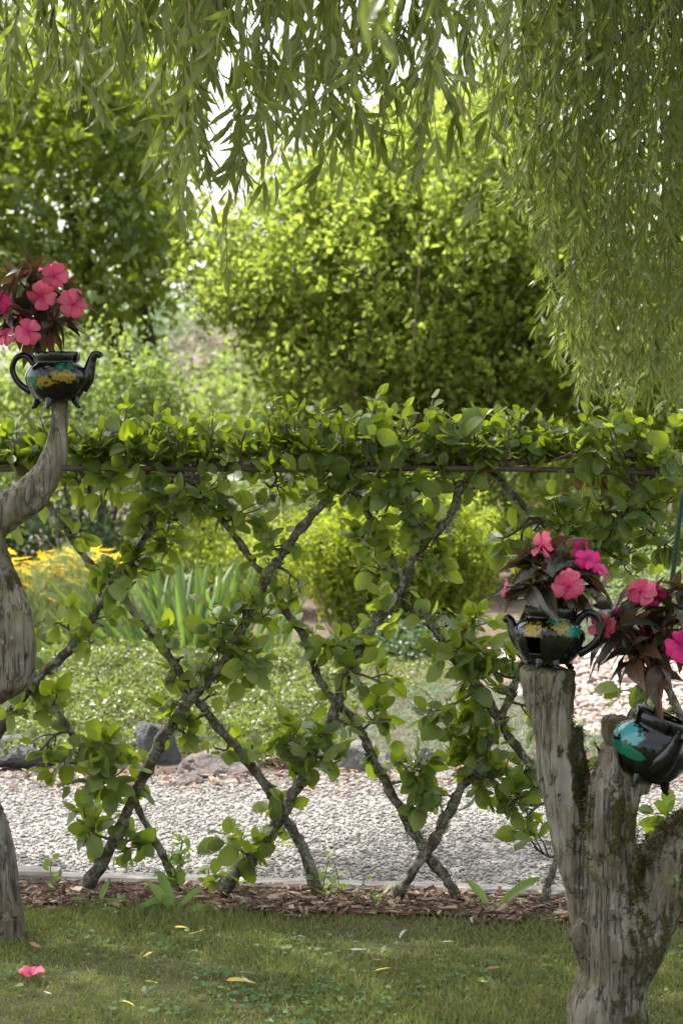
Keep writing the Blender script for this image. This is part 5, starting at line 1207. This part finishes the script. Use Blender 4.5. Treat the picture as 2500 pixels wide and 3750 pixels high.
# ================================================================== SMALL THINGS ON THE GROUND
fl = thing('fallen_flower', 'fallen pink impatiens flower lying on the grass', 'flower', tuple(PZ(118, 3570, 0.0)))
P_ = PZ(118, 3572, 0.022)
for k in range(5):
    a = 2 * math.pi * k / 5 + 0.3; d = np.array([[math.cos(a), math.sin(a) * 0.8, 0.35 if k % 2 else 0.9]])
    o = bpy.data.objects.new('petal', petal_meshes['salmon'][k % 2]); C.objects.link(o); o.parent = fl
    o.matrix_local = mat4(frames(d, np.array([[0, -0.4, 1.0]]))[0], P_ + d[0] * 0.003, 0.034, np.array(origin(fl)))
fallen = [(560, 3485, 'yellow', 60), (690, 3420, 'yellow', 60), (640, 3395, 'yellow', 60), (535, 3592, 'yellow', 55), (830, 3590, 'yellow', 110), (920, 3600, 'pale', 60), (1110, 3430, 'pale', 75), (450, 3665, 'yellow', 55), (1440, 3545, 'yellow', 85), (1345, 3475, 'pale', 85), (1490, 3405, 'pale', 60), (1405, 3515, 'brown', 55), (1665, 3450, 'pale', 60), (1830, 3540, 'brown', 70), (880, 3560, 'pale', 95), (155, 3470, 'brown', 80), (70, 3650, 'brown', 40), (1560, 3705, 'brown', 50), (2050, 3370, 'yellow', 70), (700, 3435, 'brown', 60), (2380, 3560, 'brown', 60), (190, 3640, 'pale', 40), (1010, 3680, 'brown', 40), (1790, 3595, 'yellow', 45)]
fm = {}
for key, st in (('yellow', [(0, (0.50, 0.38, 0.05)), (1, (0.55, 0.45, 0.10))]), ('pale', [(0, (0.45, 0.44, 0.34)), (1, (0.55, 0.52, 0.40))]), ('brown', [(0, (0.22, 0.11, 0.05)), (1, (0.30, 0.17, 0.08))])):
    fm[key] = [t.mesh('fallen_leaf', leafmat('fallen_' + key, st, st[1][1], 0.2, 0.6, 0.3, 0.1)) for t in willow_tms]
for i, (px, py, key, lpx) in enumerate(fallen):
    P_ = PZ(px, py, 0.026); o = part('fallen_leaf', fm[key][i % 4], None)
    a = rng.normal() * 0.5 + (math.pi if rng.random() < 0.5 else 0); d = np.array([[math.cos(a), math.sin(a), rng.normal() * 0.06]])
    o.matrix_local = mat4(frames(d, np.array([[rng.normal() * 0.2, rng.normal() * 0.2, 1.0]]))[0], P_, np.array([1.3, 1, 1]) * lpx * P_[1] / F, np.zeros(3))
    tag(o, {'yellow': 'narrow yellow fallen willow leaf lying on the lawn', 'pale': 'narrow pale dry willow leaf lying on the lawn', 'brown': 'curled brown dry leaf lying on the lawn'}[key], 'leaf', {'yellow': 'yellow fallen leaves', 'pale': 'pale fallen leaves', 'brown': 'brown fallen leaves'}[key])
# unripe apple in the mulch
V_, F_ = lathe([(0.001, 0.004), (0.006, 0.0), (0.011, 0.003), (0.0135, 0.011), (0.012, 0.019), (0.007, 0.023), (0.002, 0.020)], 18)
me = np_mesh('fallen_apple', V_, faces=F_); me.materials.append(simplemat('apple_skin', [(0.3, (0.10, 0.16, 0.04)), (0.7, (0.17, 0.20, 0.07))], rough=0.4, nscale=20))
o = part('fallen_apple', me, None); q = PZ(448, 3305, 0.02); o.location = Vector(q); tag(o, 'tiny unripe green apple lying in the bark mulch', 'apple')
# weeds and suckers in the mulch
weed_ms = meshes_of(apple_tms, 'leaf', MAT['weed'])
def sucker(px, pyb, pyt, label, nst=3, leaf=0.045):
    base = PZ(px, pyb, 0.0); t = thing('apple_sucker', label, 'sucker', tuple(base), 'leafy suckers sprouting in the mulch')
    b = Batch(); T = []; Dd = []; S = []
    for k in range(nst):
        s0 = base + [rng.normal() * 0.02, rng.normal() * 0.015, 0.0]; e = PF(px + rng.normal() * 35, pyt + abs(rng.normal()) * 50, base[1] - fy(base[0]))
        P2, R2 = smooth_path([s0, s0 * 0.5 + e * 0.5 + rng.normal(size=3) * 0.01, e], [0.003, 0.0022, 0.0014], 4); b.raw(*tube(P2, R2, 5))
        m_ = max(5, int(np.linalg.norm(e - s0) / 0.018))
        for l in range(m_):
            f = 0.25 + 0.75 * l / (m_ - 1); q = P2[int(f * (len(P2) - 1))]; dl = norm(randv(1)[0] * [1, 1, 0.5] + [0, 0, 0.45]); sz = leaf * rng.uniform(0.6, 1.2) * (1.1 - 0.5 * f)
            T.append(q + dl * sz * 0.25); Dd.append(dl); S.append(sz)
    part('stems', b.mesh('stems', MAT['greentwig']), t)
    n = len(T); place_pieces(t, 'leaf', weed_ms, apple_tms, MAT['weed'], np.array(T), frames(np.array(Dd), rng.normal(size=(n, 3)) * 0.5 + [0, -.3, .7]), np.array(S), 300, 'foliage')
sucker(645, 3285, 3060, 'bright green leafy sucker clump between two trunk feet in the mulch', 5)
sucker(205, 3280, 3140, 'thin seedling beside the brown timber end', 1, 0.035)
sucker(1215, 3300, 3130, 'leafy suckers around the foot of the long trunk below the iris', 4, 0.035)
sucker(850, 3280, 3010, 'tall sucker rising beside the fat pale trunk foot', 3, 0.045)
sucker(760, 3270, 3110, 'pale leafy sucker behind the fat pale trunk foot', 2, 0.04)
sucker(1385, 3325, 3240, 'yellow-green sprout at the foot of the lower X', 2, 0.035)
sucker(1290, 3320, 3170, 'thin leaning sprout before the gravel near the lower X', 1, 0.03)
dock_tms = [leaf_tm([0, 0.15, 0.4, 0.7, 0.9, 1.0], [0.03, 0.07, 0.14, 0.17, 0.10, 0.0], f, c_, b_, 0.02) for f, c_, b_ in ((0.4, 0.25, 0.05), (0.3, 0.5, -0.08))]
dock_ms = meshes_of(dock_tms, 'leaf', MAT['weed'])
def dock(px, py, label, leaves):
    base = PZ(px, py, 0.0); t = thing('dandelion', label, 'weed', tuple(base), 'broad-leaved weeds at the mulch edge')
    for i, (dx, dz, L) in enumerate(leaves):
        o = bpy.data.objects.new('leaf', dock_ms[i % 2]); C.objects.link(o); o.parent = t
        o.matrix_local = mat4(frames(np.array([[dx, -0.25 + 0.3 * (i % 2), dz]]), np.array([[-dx * 0.5, -0.6, 0.8]]))[0], base + [dx * 0.01, 0, 0.003], np.array([0.75, 1, 1]) * L, np.array(base))
dock(640, 3350, 'broad dandelion leaves spreading beside the leafy sucker clump', [(-.5, .9, .13), (-.2, 1, .13), (.5, .8, .12), (1, .4, .13), (-.9, .35, .10)])
dock(470, 3350, 'long dandelion leaf arching over the mulch near the tiny apple', [(1, .75, .13), (-.4, .5, .08), (-.9, .4, .07)])
dock(360, 3325, 'low dandelion leaves by the bushy trunk foot', [(-.8, .5, .08), (.2, .9, .08), (.8, .5, .07)])
dock(1805, 3345, 'two tall dandelion leaves standing before the silver timber', [(-.55, 1, .13), (.75, 1, .16), (.2, .4, .05)])
dock(1000, 3480, 'dandelion rosette in the lawn before the fence', [(.8, .4, .05), (-.8, .5, .05), (.2, .5, .05)])

# unseen garden trees opposite the lattice, added to vary the teapots' reflections
for (x, y, r, h, lab) in ((-5.5, -7.5, 2.6, 5.6, 'broad leafy tree added out of view across the lawn, opposite the S-shaped limb'), (0.3, -10.0, 2.8, 6.5, 'tall leafy tree added out of view across the lawn, opposite the apple lattice'), (6.0, -7.0, 2.5, 5.2, 'round leafy tree added out of view across the lawn, opposite the gnarled stump')):
    bush('offscreen_tree', lab, 'tree', [(x, y, h * 0.55, r, r * 0.8, h * 0.36), (x + 0.8, y + 0.4, h * 0.42, r * 0.8, r * 0.7, h * 0.30)], 5000, 0.22, simple_tms, MAT['maple'], (x, y, 0.0), stems=0, clump=20, sig=0.35,
         extra_trunk=[([np.array([x, y, -0.05]), np.array([x + 0.1, y, 1.2]), np.array([x, y + 0.1, h * 0.6])], [0.22, 0.17, 0.08], 'trunk')])
